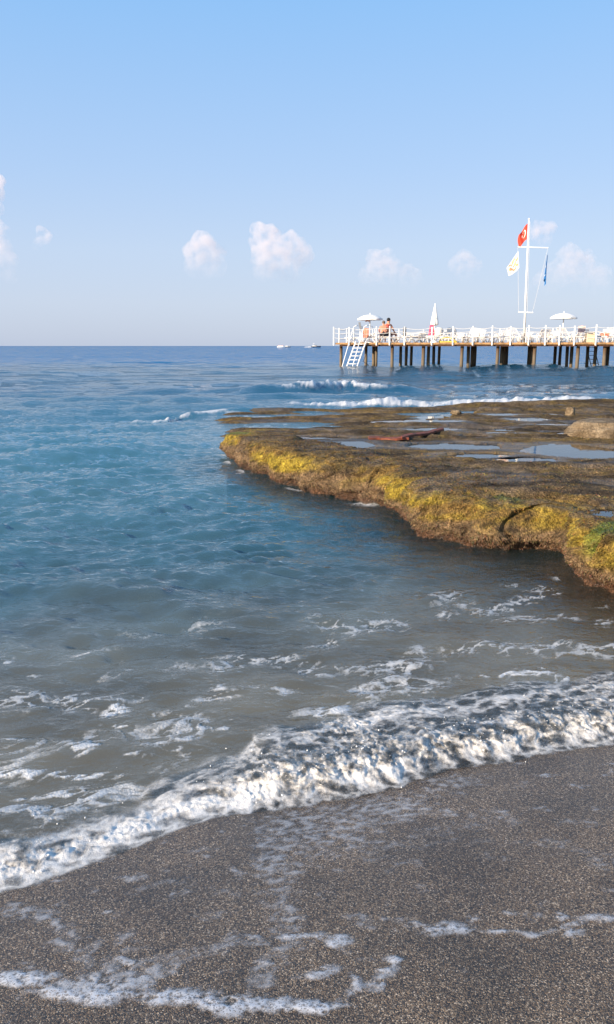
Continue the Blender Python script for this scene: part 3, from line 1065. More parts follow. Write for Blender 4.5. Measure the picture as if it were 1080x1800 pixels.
foam = np.maximum(foam, fC * 1.3 + .2 * fn * (fC > .05))
# washed foam sheets over the reef flat, drawn out along the ledges
st = where_fn(MID, lambda x, y: fbm(x * .45 + 2, y * 2.0, 5))
foam = np.maximum(foam, flat * sstep(-.22, .45, st) * .62)
trail = sstep(0, 1.0, -sC) * np.exp(-((Y - 17) / 3.0) ** 2) * sstep(-3.6, -2.2, X) * (1 - sstep(1.5, 3, X)) * .4
foam = np.maximum(foam, trail * sstep(-.2, .4, st))
foam = np.maximum(foam, .5 * sstep(.0, .8, -sA) * (1 - sstep(1.2, 3.4, -sA)) * sstep(.02, .4, st) * sstep(at(560, 690)[0], at(640, 690)[0], X))
# broken water along the foot of the reef
foot = np.exp(-(d_reef / .10) ** 2) * ~on_reef * (Y < 14)
foam = np.maximum(foam, foot * sstep(.05, .4, where_fn(foot > .01, lambda x, y: fbm(x * 2.2, y * 2.2, 3))) * .8)
sp = np.exp(-np.hypot((X - at(655, 885)[0]) / .22, (Y - at(655, 885)[1]) / .12) ** 2)
foam = np.maximum(foam, sp * .95 * sstep(-.4, .2, where_fn(sp > .01, lambda x, y: fbm(x * 9, y * 9, 3))))
sp = np.exp(-np.hypot((X - at(435, 833)[0]) / .3, (Y - at(435, 833)[1]) / .16) ** 2)
foam = np.maximum(foam, sp * .7 * sstep(-.3, .3, where_fn(sp > .01, lambda x, y: fbm(x * 7, y * 7, 3))))

fn2 = where_fn((Y > 12) & (Y < 40) & (foam > .02), lambda x, y: fbm(x * 3.4, y * 2.2, 5))
mid_ = (Y > 12) & (Y < 40)
foam = np.where(mid_, foam * np.where(fB > .05, sstep(-.9, -.1, fn2), sstep(-.42, .15, fn2)), foam)
Z = np.where(mid_ & (flat < .3), Z + .16 * fn2 * np.clip(foam, 0, 1), Z)
# foam rafts drifting in behind the shore break
wx = X + .12 * where_fn(NEAR, lambda x, y: fbm(x * 2.2, y * 2.2, 3)); wy = Y + .10 * where_fn(NEAR, lambda x, y: fbm(x * 2.2 + 50, y * 2.2, 3))
al = wx * .93 + wy * .37; ac = -wx * .37 + wy * .93
lace = np.zeros(X.shape); patch = np.full(X.shape, -1.0)
lace[NEAR] = np.maximum(1 - np.abs(fbm(al[NEAR] * 3.4, ac[NEAR] * 6.0, 5)) * 7, .9 - np.abs(fbm(al[NEAR] * 6.5 + 40, ac[NEAR] * 11.0, 4)) * 6)
patch[NEAR] = fbm(al[NEAR] * 2.0 + 20, ac[NEAR] * 3.4 + 7, 5)
dens = sstep(.12, .5, q) * (1 - sstep(.9, 2.4, q))
raft = sstep(.02, .34, patch + .10 * dens) * sstep(.15, .8, lace)
raft = raft * sstep(.02, .3, dens)
foam = np.maximum(foam, raft * .66)
for (a, b, w_, h_, s_) in ((195, 1250, 42, 22, 1), (225, 1275, 30, 9, 1), (930, 1190, 85, 20, .95), (595, 1258, 60, 20, .95), (150, 1320, 40, 14, .9), (60, 1360, 90, 14, .9), (160, 1365, 90, 12, .9), (120, 1400, 110, 14, .8),
                       (360, 1285, 50, 8, .8), (330, 1305, 40, 7, .8), (500, 1215, 40, 10, .7), (385, 1205, 25, 14, .7), (20, 1300, 60, 6, .7), (1000, 1085, 50, 8, .6), (960, 1090, 50, 10, .6), (1065, 1095, 40, 10, .6),
                       (10, 1165, 14, 6, .8), (70, 1185, 30, 5, .6), (280, 1255, 20, 6, .7), (240, 1330, 40, 10, .8), (60, 1430, 140, 22, .75), (230, 1400, 90, 18, .7)):
    c = at(a, b); r = at(a + w_, b)[0] - c[0]; e = abs(at(a, b - h_)[1] - c[1])
    g = 1 - np.hypot((X - c[0]) / r, (Y - c[1]) / e)
    k = g > -1.2
    g[k] += 1.15 * fbm(al[k] * 8 + a, ac[k] * 11 + b, 5) - .12
    g[~k] = -1
    foam = np.maximum(foam, sstep(.0, .6, g) * s_ * np.maximum(sstep(.0, .75, lace), sstep(.45, 1.0, g)))

# the swash and the ridge of the shore break
along = X
rr = .2 + .8 * sstep(-.5, .1, X) + .25 * fbm1(X * 2.0 + 8, 1.5, 3)
bh = np.exp(-((q - .20) / .15) ** 2) * .045 * rr + np.exp(-((q - .42) / .25) ** 2) * .02 * rr
Z += bh + .012 * np.exp(-(q / .1) ** 2)
fs_ = sstep(.0, .06, q) * (.55 + .45 * sstep(-.5, .1, X)) * (1 - sstep(.12, .5, q + .12 * where_fn(NEAR, lambda x, y: fbm(x * 3, y * 3, 3))))
foam = np.maximum(foam, fs_ * (.45 + .35 * where_fn(NEAR, lambda x, y: fbm(x * 6, y * 6, 4))))
Z += np.maximum(foam - .2, 0) * .006 * (Y < 8)
depth = np.maximum(Z - bed, 0.0)
depth = np.where(q > 8, np.maximum(depth, .7 + (q - 8) * .2), depth)
turb = 1 - np.exp(-np.maximum(depth - .02, 0) * 2.6)
sandy = 1 - sstep(.6, 3.7, q + .5 * fbm1(X, 2.2, 2) - .25 * np.clip(X, 0, 3))
turb = np.clip(turb, 0, 1) * (.35 + .65 * sstep(.2, 3.2, q))
murk = where_fn(NEAR, lambda x, y: fbm(x * 1.3 + 3, y * 1.9, 4))
turb = np.maximum(turb, (.50 + .28 * murk) * sstep(.0, .25, q))
turb = np.clip(turb * (1 + .22 * murk), 0, 1)
near_reef = 1 - sstep(9.5, 13.0, Y)
turb = turb * (1 - .70 * near_reef * (1 - sstep(.0, 1.1, d_reef)))
shallow = 1 - sstep(.1, .6, depth)
far = far * (1 - .9 * np.clip(gD * 1.4, 0, 1))
deep = sstep(10, 30, Y)
edge_ = sstep(-.03, .16, q)
Z = np.where(q < .16, (bed - .004) * (1 - edge_) + Z * edge_, Z)
Z = np.where((q < -.03), bed - .03, Z)
keepm = (q > -.25)
sea = grid_object('sea', X + DX, Y + DY, Z, M['sea'], keep=keepm, attrs=dict(foam=foam, far=far, turb=turb, shallow=shallow, deep=deep, sandy=sandy, open=sstep(48, 95, Y)))
tag(sea, kind='structure')

# the tumbling front of the shore break: a thick froth sheet of its own
NS_, NQ_ = 1150, 170
sx = np.linspace(-2.1, 2.5, NS_)
qq = np.linspace(-.05, .78, NQ_)
SX, QQ = np.meshgrid(sx, qq)
rr = .22 + .78 * sstep(-.5, .05, SX) + .30 * fbm(SX * 2.0 + 8, SX * 0 + 1.5, 3)
slope = np.gradient(shore_y(sx), sx); slope = np.convolve(np.pad(slope, 20, 'edge'), np.ones(41) / 41, 'valid')
nxs = -slope / np.sqrt(1 + slope ** 2); nys = 1 / np.sqrt(1 + slope ** 2)
edgew = .05 * fbm(SX * 3.1, SX * 0, 3) + .022 * fbm(SX * 11, SX * 0 + 4, 3)
q2 = QQ + edgew
BX = SX + nxs[None, :] * q2; BY = shore_y(sx)[None, :] + nys[None, :] * q2
base = np.exp(-((QQ - .17) / .10) ** 2) * .050 * rr + np.exp(-((QQ - .38) / .2) ** 2) * .045 * rr
front = sstep(-.04, .10, QQ)
lump = (billow(SX * 6.5, QQ * 7.5 + 2.2, 3, .5) - .16) * .030 + (billow(SX * 17 + 3, QQ * 19, 3) - .2) * .017 + (billow(SX * 42 + 3, QQ * 46, 3) - .2) * .013
wl_ = np.exp(-((QQ - .14) / .16) ** 2) * rr + .75 * np.exp(-((QQ - .07) / .05) ** 2) * (1 - sstep(-.5, .0, SX)) + .55 * np.exp(-((QQ - .42) / .17) ** 2) * sstep(-.15, .3, fbm(SX * 1.6 + 3, QQ * 2.5, 3) + .2 * (SX > .2))
BZ = np.maximum(sand_z(BX, BY), 0) * 1.0 + front * (base + lump * wl_ * 1.0 + .006)
BX = BX + .02 * fbm(SX * 9, QQ * 9 + 5, 3) * wl_; BY = BY - .040 * sstep(.01, .08, base + lump) * wl_ + .012 * fbm(SX * 13, QQ * 13, 3) * wl_
wid = .42 + .58 * sstep(-.55, .1, SX)
cover = sstep(-.03, .03, QQ) * (1 - sstep(.26 * wid, .64 * wid, QQ + .2 * fbm(SX * 3, QQ * 3, 3)))
web = 1 - 6 * np.abs(fbm(SX * 9, QQ * 12 + 7, 5))
strk = 1 - 5 * np.abs(fbm(SX * 15 + 3, QQ * 5 + SX * 2, 4))
white = .50 * np.exp(-((QQ - .07) / .06) ** 2) * (.75 + .9 * fbm(SX * 5, QQ * 3, 3)) + .36 * np.clip(web, -1, 1) + .22 * np.clip(strk, -.6, 1) * wl_ + .30 * fbm(SX * 4.2, QQ * 6, 4) + lump * 4 + .28 * np.exp(-((QQ - .40 + .1 * fbm(SX * 2, SX * 0, 2)) / .05) ** 2) * rr + .05 + .26 * (1 - sstep(-.55, .0, SX)) * (1 - sstep(.10, .28, QQ))
froth = grid_object('surf_froth', BX, BY, BZ, M['froth'], attrs=dict(white=white, cover=cover))
tag(froth, 'white tumbling froth of the small wave breaking on the sand', 'surf', kind='stuff')

# droplets and bubbles thrown along the break
mb_v = []; mb_f = []
bm = bmesh.new(); bmesh.ops.create_icosphere(bm, subdivisions=1, radius=1)
iv = np.array([v.co for v in bm.verts]); fi = np.array([[v.index for v in f.verts] for f in bm.faces]); bm.free()
nd = 900
jj = rng.integers(0, NS_, nd); ii = np.clip((rng.normal(.17, .11, nd) + .05) / .83 * NQ_, 4, NQ_ - 30).astype(int)
okd = rng.random(nd) < np.clip(wl_[ii, jj] + .1, 0, 1)
ii, jj = ii[okd], jj[okd]
rad = .0011 + .0026 * rng.random(len(ii)) ** 3
pc = np.stack([BX[ii, jj], BY[ii, jj], BZ[ii, jj] + rad * .5 + .018 * rng.random(len(ii)) ** 6], 1) + rng.normal(0, .004, (len(ii), 3))
V = (iv[None] * rad[:, None, None] * (1 + .3 * rng.standard_normal((len(ii), 1, 3))) + pc[:, None]).reshape(-1, 3)
F = (fi[None] + (np.arange(len(ii)) * len(iv))[:, None, None]).reshape(-1, 3)
me = bpy.data.meshes.new('spray')
me.vertices.add(len(V)); me.vertices.foreach_set('co', V.astype(np.float32).reshape(-1))
me.loops.add(F.size); me.loops.foreach_set('vertex_index', F.astype(np.int32).reshape(-1))
me.polygons.add(len(F)); me.polygons.foreach_set('loop_start', np.arange(0, F.size, 3, dtype=np.int32))
me.update(calc_edges=True); me.polygons.foreach_set('use_smooth', np.full(len(F), True))
me.materials.append(simple('foam_bubbles', (.84, .83, .82), .3, .03, 30))
spray = bpy.data.objects.new('foam_bubbles', me); col.objects.link(spray)
tag(spray, 'tiny white bubbles and drops along the breaking shore wave', 'bubbles', kind='stuff')

# foam left on the sand by the last wave
gx, gy = np.meshgrid(np.linspace(-1.5, 2.2, 820), np.linspace(1.2, 3.2, 460))
gq = seaward(gx, gy)
fm = np.zeros(gx.shape); film = np.zeros(gx.shape)
wx = gx + .05 * fbm(gx * 5, gy * 5, 3); wy = gy + .05 * fbm(gx * 5 + 9, gy * 5, 3)
BLOBS = [  # px, py, half-width, half-height, strength, film
    (560, 1440, 110, 50, .75, 1), (690, 1400, 90, 28, .8, 1), (490, 1500, 45, 60, .8, 1), (800, 1358, 70, 12, .6, 1), (600, 1420, 160, 18, .7, 1),
    (30, 1715, 75, 22, .95, 0), (190, 1735, 110, 32, 1.0, .5), (120, 1745, 60, 14, .9, 0), (300, 1755, 90, 18, .85, 0), (420, 1770, 110, 14, .8, 0), (540, 1785, 60, 10, .7, 0), (250, 1700, 70, 24, .8, .7),
    (70, 1590, 24, 16, .8, 1), (25, 1575, 24, 10, .8, 1), (110, 1640, 26, 24, .75, 1), (150, 1665, 22, 18, .7, 1), (220, 1655, 25, 22, .6, 1), (225, 1682, 30, 5, .7, 0),
    (440, 1645, 40, 14, .6, .6), (470, 1690, 25, 12, .7, 0), (520, 1660, 40, 12, .55, .6), (600, 1660, 30, 16, .75, 0), (560, 1715, 50, 12, .7, 0), (640, 1612, 26, 16, .75, 1), (690, 1700, 16, 10, .85, 0), (670, 1720, 20, 7, .7, 0),
    (625, 1745, 12, 24, .7, 0), (665, 1745, 12, 10, .7, 0), (580, 1790, 50, 8, .7, 0), (720, 1615, 24, 9, .6, 0), (780, 1635, 45, 12, .75, 0), (800, 1642, 22, 8, .8, 0), (830, 1620, 24, 9, .6, 0), (875, 1652, 26, 8, .7, 0), (895, 1608, 16, 8, .55, .6),
    (935, 1612, 22, 7, .5, .6), (990, 1615, 16, 10, .7, 0), (1045, 1628, 22, 8, .65, 0), (1008, 1650, 22, 9, .65, 0), (930, 1650, 20, 8, .6, 0), (740, 1555, 16, 10, .5, .8), (1060, 1515, 34, 12, .5, 1), (945, 1478, 30, 8, .45, 1), (1060, 1565, 30, 10, .4, 1),
    (780, 1455, 40, 12, .4, 1), (650, 1500, 50, 14, .4, 1), (350, 1480, 30, 8, .45, 1), (440, 1560, 40, 10, .45, 1), (860, 1500, 30, 10, .35, 1), (740, 1510, 20, 8, .4, 1), (400, 1600, 30, 8, .4, 1), (240, 1545, 22, 7, .5, 1), (160, 1540, 22, 7, .45, 1),
    (490, 1600, 30, 14, .5, .8), (505, 1625, 24, 10, .5, .5), (330, 1535, 14, 6, .5, 1), (1000, 1440, 40, 7, .3, 1), (880, 1470, 60, 8, .35, 1)]
SZ = sand_z(gx, gy)
for (a, b, w_, h_, s_, fl) in BLOBS:
    c = at(a, b, .05); r = at(a + w_, b, .05)[0] - c[0]; e = abs(at(a, b - h_, .05)[1] - c[1])
    g = 1.32 - np.hypot((wx - c[0]) / r, (wy - c[1]) / e)
    k = g > -.8
    g[k] += .75 * fbm(gx[k] * 16 + a, gy[k] * 16 + b, 4)
    g = sstep(-.1, 1.0, g) * s_ * .82
    film = np.where(g > fm, fl, film); fm = np.maximum(fm, g)
TRAILS = [([(455, 1438), (475, 1500), (490, 1560), (505, 1620), (470, 1690), (430, 1765)], 26, .62, .8), ([(-60, 1690), (30, 1712), (100, 1735), (200, 1752), (330, 1764), (450, 1776), (580, 1792)], 24, .8, 0),
          ([(20, 1575), (70, 1595), (110, 1640), (160, 1680), (220, 1705)], 22, .62, .6), ([(500, 1640), (580, 1655), (640, 1690), (695, 1700), (655, 1745), (570, 1790)], 18, .62, .2),
          ([(640, 1605), (720, 1612), (800, 1642), (880, 1652), (960, 1640), (1100, 1625)], 15, .60, .2), ([(460, 1440), (560, 1425), (650, 1402), (720, 1385), (800, 1356)], 34, .62, 1),
          ([(700, 1480), (820, 1470), (950, 1478), (1100, 1510)], 16, .35, 1), ([(540, 1500), (640, 1490), (760, 1450), (900, 1430)], 26, .38, 1), ([(230, 1550), (330, 1530), (420, 1560), (500, 1610)], 16, .36, 1),
          ([(240, 1690), (330, 1690), (430, 1650), (520, 1660)], 20, .45, .5)]
for (pl_, w_, s_, fl) in TRAILS:
    P_ = np.array([at(a, b, .05) for a, b in pl_])
    cpx = pl_[len(pl_) // 2]
    wm = abs(at(cpx[0] + w_, cpx[1], .05)[0] - at(cpx[0], cpx[1], .05)[0])
    dd_, _ = polydist(wx, wy, P_)
    g = 1.2 - dd_ / wm
    k = g > -1.2
    g[k] += .9 * fbm(gx[k] * 15 + s_ * 50, gy[k] * 15, 5) + 1.1 * fbm(gx[k] * 4.5 + 3, gy[k] * 4.5 + s_ * 30, 2)
    g = sstep(-.2, 1.5, g) * s_
    film = np.where(g > fm, fl, film); fm = np.maximum(fm, g)
sc_ = sstep(.12, .5, fbm(gx * 9 + 4, gy * 12, 5)) * .7 * sstep(-1.3, -.05, gq + .25 * fbm(gx * 2, gy * 2, 2))
film = np.where(sc_ > fm, 1, film); fm = np.maximum(fm, sc_)
fm = fm * (1 - sstep(.0, .05, gq))
webs = np.maximum(1 - 5 * np.abs(fbm(gx * 13 + 5, gy * 17, 5)), .8 - 5 * np.abs(fbm(gx * 30, gy * 36, 4)))
fm = np.where(film <= .5, fm * (.30 + .85 * sstep(-.5, .7, webs)), fm)
fm = fm * np.where(film > .5, .35 + .75 * sstep(-.25, .30, fbm(gx * 28 + gy * 6, gy * 42 - gx * 9, 4)), 1)
sf = grid_object('sand_foam', gx, gy, SZ + .002 + .005 * fm * (1 - .6 * film), M['sandfoam'], keep=fm > .05, attrs=dict(foam=fm, film=film))
tag(sf, 'thin lacy white foam left on the dark wet sand', 'foam', kind='stuff')

# ------------------------------------------------------------------ pier
PIER_A = math.radians(15)
PU = np.array([math.cos(PIER_A), -math.sin(PIER_A)])     # along the front
PV = np.array([math.sin(PIER_A), math.cos(PIER_A)])      # away from the camera
P0 = at(600, 655)
DECK = 1.79


def pier_s(px, v):
    k = (px - 540) * math.cos(PITCH) / FPX
    return (k * (P0[1] + v * PV[1]) - P0[0] - v * PV[0]) / (PU[0] + k * math.sin(PIER_A))


def pw(s, v):
    p = P0 + PU * s + PV * v
    return p[0], p[1]


def pier_thing(name, px, v, z=DECK, rz=0.0):
    x, y = pw(pier_s(px, v), v)
    return empty(name, (x, y, z), -PIER_A + rz)


SL, SR, VB = pier_s(590, -.4), pier_s(1300, 0), 9.6
pier = empty('pier', (P0[0], P0[1], 0), -PIER_A)
mb = MB(); s = SL
while s < SR:                                            # boards run away from the water's edge
    mb.box((s + .07, (VB - .45) / 2, DECK - .022 + random.uniform(-.004, .004)), (.132, VB + .45 + random.uniform(-.02, .03), .04)); s += .142
o = mb.build('deck_boards', M['deckwood'], pier); o['kind'] = 'stuff'
for v in (-.28, 2.3, 5.0, 7.6):
    MB().box(((SL + SR) / 2 + .1, v, DECK - .155), (SR - SL - .3, .12, .115)).build('long_beam', M['beamwood'], pier)
for i in range(12):
    s = SL + .6 + i * 2.3
    MB().box((s, VB / 2 - .3, DECK - .07), (.09, VB - .1, .05)).build('joist', M['beamwood'], pier)
MB().box(((SL + SR) / 2, -.475, DECK - .075), (SR - SL, .03, .07)).build('edge_board', M['deckwood'], pier)
PILES = {0.0: [600, 690, 745, 813, 876, 941, 1017, 1064, 1130, 1200], 2.4: [644, 705, 754, 824, 883, 938, 1006, 1048, 1110, 1180], 5.0: [657, 715, 763, 831, 888, 934, 998, 1034, 1090], 7.6: [662, 724, 773, 836, 892, 931, 986, 977, 1070]}
for v, lst in PILES.items():
    for px in lst:
        s = pier_s(px, v)
        mb = MB(); ln_ = random.uniform(-.05, .05)
        top = (s, v, DECK - .10 if v else DECK - .098); bot = (s + ln_, v + random.uniform(-.05, .05), -2.2)
        n = 7
        pts = [tuple(bot[k] + (top[k] - bot[k]) * i / n for k in range(3)) for i in range(n + 1)]
        mb.tube(pts, [random.uniform(.092, .106) for _ in pts], 12)
        mb.build('pile', M['pile'], pier, smooth=True)
tag(pier, 'long timber bathing pier on round piles standing in the sea', 'pier')

POSTS = [587, 614, 662, 685, 711, 759, 796, 831, 865, 897, 929, 958, 983, 1009, 1047, 1081, 1120, 1160]


def railing(name, label, pos, hgt, r):
    root = empty(name, (P0[0], P0[1], DECK), -PIER_A)
    for (s, v, low) in pos:
        h = hgt + random.uniform(-.03, .05)
        mb = MB().tube([(s, v, low), (s, v, h - .05)], r, 8).lathe([(r, h - .05), (r * 1.25, h - .03), (r * .9, h - .005), (.001, h)], 8, (s, v, 0))
        mb.build('post', M['white'], root)
    for (a, b) in zip(pos[:-1], pos[1:]):
        for zz in (.30, .58, .84):
            pts = []
            for i in range(9):
                t = i / 8
                pts.append((a[0] + (b[0] - a[0]) * t, a[1] + (b[1] - a[1]) * t, zz - .10 * 4 * t * (1 - t) * min(1, abs(b[0] - a[0] + b[1] - a[1]) / 1.5)))
            MB().tube(pts, .011, 5).build('rope', M['rope'], root)
    tag(root, label, 'railing')


railing('rope_railing', 'white post and rope railing along the front edge of the pier', [(pier_s(px, -.53), -.53, -.16) for px in POSTS], .92, .043)
railing('rope_railing', 'white post and rope railing along the back edge of the pier', [(SL + .6 + i * 1.75, VB - .1, -.01) for i in range(16)], .98, .035)
railing('rope_railing', 'short white post and rope railing across the seaward left end of the pier', [(SL + .06, .3 + i * 2.2, -.01) for i in range(4)], .9, .035)

# boarding stairs
st = pier_thing('boarding_stairs', 640, -.72)
S0 = pier_s(640, -.72)
bot = np.array([pier_s(621, -2.0) - S0, -1.2, -DECK - .25]); topv = np.array([0.1, .12, .05])
for dv in (0.0, -.62):
    o_ = np.array([dv, 0, 0])
    MB().tube([bot + o_, topv + o_], .045, 8).build('stringer', M['white'], st)
    hr = topv + o_ + np.array([.02, .0, .95])
    MB().tube([bot + o_ + np.array([-.12, -.02, .35]), topv + o_ + np.array([-.22, -.05, .55]), topv + o_ + np.array([-.12, -.03, .86]), hr, topv + o_ + np.array([.3, .4, .9]), topv + o_ + np.array([.36, .45, .0])], .026, 8).build('handrail', M['white'], st)
for i in range(9):
    t = (i + .6) / 9.2
    p = bot + (topv - bot) * t
    MB().box((p[0] - .31, p[1], p[2]), (.60, .17, .035)).build('tread', M['white'], st)
MB().tube([(.55, .75, -DECK + .25), (-.1, -.4, -DECK + .12), (-.45, -.9, -DECK - .15)], .02, 6).build('brace', M['darkmetal'], st)
MB().tube([(.1, .5, -.6), (-.05, .1, -1.1), (.5, .6, -DECK + .25)], .018, 6).build('brace', M['darkmetal'], st)
tag(st, 'white boarding stairs leading from the left end of the pier into the sea', 'stairs')

# dark ladder under the pier
ld = pier_thing('ladder', 1040, 6.3)
for dx_ in (-.23, .23):
    MB().tube([(dx_ - .1, 0, -.15), (dx_ + .45, -.3, -DECK - .2)], .025, 6).build('rail', M['darkmetal'], ld)
for i in range(7):
    t = (i + .5) / 7
    MB().tube([(-.33 + .55 * t, -.3 * t, -.15 - t * 1.75), (.13 + .55 * t, -.3 * t, -.15 - t * 1.75)], .02, 6).build('rung', M['darkmetal'], ld)
MB().tube([(-.35, .2, -1.25), (.25, -.2, -1.72)], .018, 6).build('brace', M['darkmetal'], ld)
tag(ld, 'dark metal ladder under the right half of the pier', 'ladder')


# ---- flagpole and flags
VF = 3.0
fp = pier_thing('flagpole', 921, VF)
FX0, FY0 = pw(pier_s(921, VF), VF)


def fz(py):
    return zat(921, py, FY0)[1]


def fx(px, v=VF):
    return pier_s(px, v) - pier_s(921, VF)


ZT = fz(386)
lean = -.10
MB().tube([(0, 0, 0), (lean * .5, 0, (ZT - DECK) * .5), (lean, 0, ZT - DECK)], [.068, .057, .04], 12).sphere((lean, 0, ZT - DECK + .03), .06).build('pole', M['white'], fp, True)
zy = fz(435) - DECK; zl = fz(549) - DECK
xl, xr = fx(900) , fx(952)
MB().tube([(xl + .04, 0, zy + .05), (xr + .05, 0, zy - .05)], .032, 8).build('yard', M['white'], fp)
MB().tube([(fx(908), 0, zl + .02), (fx(934), 0, zl - .02)], .035, 8).build('lower_crossbar', M['white'], fp)
for a, b2 in (((xl + .05, 0, zy), (fx(909), 0, zl)), ((xr + .05, 0, zy), (fx(933), 0, zl)), ((lean + .07, 0, ZT - DECK - .1), (.09, 0, zl))):
    MB().tube([a, b2], .007, 4).build('halyard', M['rope'], fp)
tag(fp, 'tall white flagpole with a crossed yard standing on the pier', 'flagpole')


def flag(name, label, fn, mats, pick, nu=44, nv=30):
    """a cloth sheet: fn(a along the fly, b down the hoist) -> local point; pick gives the colour of a cell"""
    mb = MB(); vs = []
    for side_ in (0, 1):
        for j in range(nv + 1):
            for i in range(nu + 1):
                p = fn(i / nu, j / nv)
                vs.append((p[0], p[1] + .006 * side_, p[2]))
    fs = []; mi = []
    W = nu + 1; O = W * (nv + 1)
    for j in range(nv):
        for i in range(nu):
            k = j * W + i
            fs.append((k, k + 1, k + W + 1, k + W)); mi.append(pick((i + .5) / nu, (j + .5) / nv))
            fs.append((O + k + W, O + k + W + 1, O + k + 1, O + k)); mi.append(mi[-1])
    mb.add(vs, fs); mb.mi = mi
    x, y = pw(pier_s(921, VF), VF)
    o = mb.build(name, mats, None, True)
    o.location = (x, y - .03, DECK); o.rotation_euler = (0, 0, -PIER_A)
    tag(o, label, 'flag')
    return o


def turk(a, b):
    # hoist on the left of the sheet; crescent and star
    x = a * 1.5; y = b
    c1 = math.hypot(x - .50, y - .5) < .25; c2 = math.hypot(x - .5625, y - .5) < .20
    if c1 and not c2: return 1
    sx_, sy_ = x - .80, y - .5; r_ = math.hypot(sx_, sy_)
    if r_ < .125:
        th = math.atan2(sy_, -sx_) % (2 * math.pi / 5); th = min(th, 2 * math.pi / 5 - th)
        if r_ * math.cos(th) < .125 * .38 / max(.38, math.cos(math.pi / 5 - th)) * 1.9 - r_ * .55: return 1
    return 0


zt1, zb1 = fz(393) - DECK, fz(421) - DECK
xh = lean - .02
flag('flag', 'red flag with white crescent and star at the top of the pole',
     lambda a, b: (xh - .05 - a * .47 - .05 * math.sin(b * 4) * a, -.10 * math.sin(a * 9 + b * 2) * a, zt1 + (zb1 - zt1) * b - a * .60 * (1 - .30 * b) + .05 * math.sin(a * 6)), [M['flagred'], M['flagwhite']], turk)
zt2, zb2 = fz(441) - DECK, fz(470) - DECK


def orange_pick(a, b):
    if a > .86 or b < .07 or b > .88 or a < .05: return 0
    v = math.sin(a * 13 + 3 * math.sin(b * 9)) + math.sin(b * 17 + 2 * math.sin(a * 8)) + .5 * math.sin(a * 31 + b * 23)
    return 1 if v > -.25 else 0


flag('flag', 'white flag with orange motif hanging from the left end of the yard',
     lambda a, b: (xl + .08 + .10 * b - a * .62 * (1 - .05 * b), -.12 * math.sin(a * 8 + b * 3) * a, zt2 + (zb2 - zt2) * b - a * (.95 - .50 * b) - .10 * math.sin(a * math.pi) * b), [M['flagwhite'], M['flagorange']], orange_pick)
zt3, zb3 = fz(448) - DECK, fz(480) - DECK


def blue_pick(a, b):
    x, y = a - .5, b - .5
    r_ = math.hypot(x * 1.4, y)
    return 1 if (.16 < r_ < .26 and y < .12) or (abs(y - .28) < .03 and abs(x) < .3) else 0


flag('flag', 'blue flag with white marks hanging limp from the right end of the yard',
     lambda a, b: (xr + .05 - .04 * b - .055 * math.sin(a * 3.0) - .05 * math.sin(a * 14) * (.3 + b), -.10 * math.sin(a * 15 + b), zt3 + (zb3 - zt3) * b - a * .80), [M['flagblue'], M['flagwhite']], blue_pick)


# ---- umbrellas
def umbrella(label, px, v, h, r, tilt=0.0, rz=0.0):
    root = pier_thing('umbrella', px, v, DECK, rz)
    MB().tube([(0, 0, 0), (0, 0, h)], .032, 8).build('pole', M['white'], root, True)
    MB().lathe([(.001, .14), (.10, .14), (.24, .05), (.25, 0)], 16).build('base', M['white'], root)
    mb = MB(); n = 8; vs = []; fs = []
    prof_ = [(0.02, .0), (.22, -.02), (.48, -.08), (.74, -.18), (1.0, -.34)]
    sub = 4
    N = n * sub
    for (q_, z_) in prof_:
        for k in range(N):
            an = 2 * math.pi * k / N; ph = (k % sub) / sub
            sag = math.sin(ph * math.pi)
            rr_ = r * q_ * (1 - .085 * sag); vs.append((rr_ * math.cos(an), rr_ * math.sin(an), h + .04 + z_ * r * .95 + .03 * sag * q_))
    for i in range(len(prof_) - 1):
        for k in range(N):
            k2 = (k + 1) % N
            fs.append((i * N + k, (i + 1) * N + k, (i + 1) * N + k2, i * N + k2))
    mb.add(vs, fs)
    # hanging valance
    vs2 = []; b0 = (len(prof_) - 1) * N
    for k in range(N): vs2.append(vs[b0 + k])
    for k in range(N): p = vs[b0 + k]; vs2.append((p[0] * 1.0, p[1] * 1.0, p[2] - .10 + .025 * ((k % sub) == 0)))
    c = mb.build('canopy', M['canvas'], root, True)
    MB().add(vs2, [(k, (k + 1) % N, N + (k + 1) % N, N + k) for k in range(N)]).build('valance', M['canvas'], c, True)
    for k in range(n):
        an = 2 * math.pi * k / n
        MB().tube([(.03 * math.cos(an), .03 * math.sin(an), h - .01), (r * .98 * math.cos(an), r * .98 * math.sin(an), h + .015 - .34 * r * .95)], .008, 4).build('rib', M['white'], c)
    MB().lathe([(.001, h + .16), (.02, h + .12), (.03, h + .02)], 8).build('finial', M['white'], c)
    tag(root, label, 'umbrella', 'beach umbrellas on the pier')
    return root


umbrella('open white umbrella above the two seated people at the left end of the pier', 650, 1.6, 1.66, .80)
umbrella('open white umbrella on the right half of the pier, beyond the flagpole', 988, 2.2, 1.66, .82, rz=.35)
cu = pier_thing('umbrella', 763, 1.2)
MB().tube([(0, 0, 0), (0, 0, 2.3)], .03, 8).build('pole', M['white'], cu, True)
MB().lathe([(.001, .14), (.10, .14), (.24, .05), (.25, 0)], 16).build('base', M['white'], cu)
MB().lathe([(.012, 2.30), (.04, 2.18), (.10, 1.85), (.16, 1.5), (.21, 1.2), (.22, 1.08), (.15, 1.02), (.04, 1.0)], 32, wob=lambda an, i: 1 + .12 * math.sin(an * 8) * min(1, i / 3)).build('folded_canopy', M['canvas'], cu, True)
MB().tube([(.19 * math.cos(k * .4), .19 * math.sin(k * .4), 1.42) for k in range(17)], .012, 4).build('tie_strap', M['canvas'], cu)
tag(cu, 'closed white umbrella standing folded on the pier', 'umbrella', 'beach umbrellas on the pier')


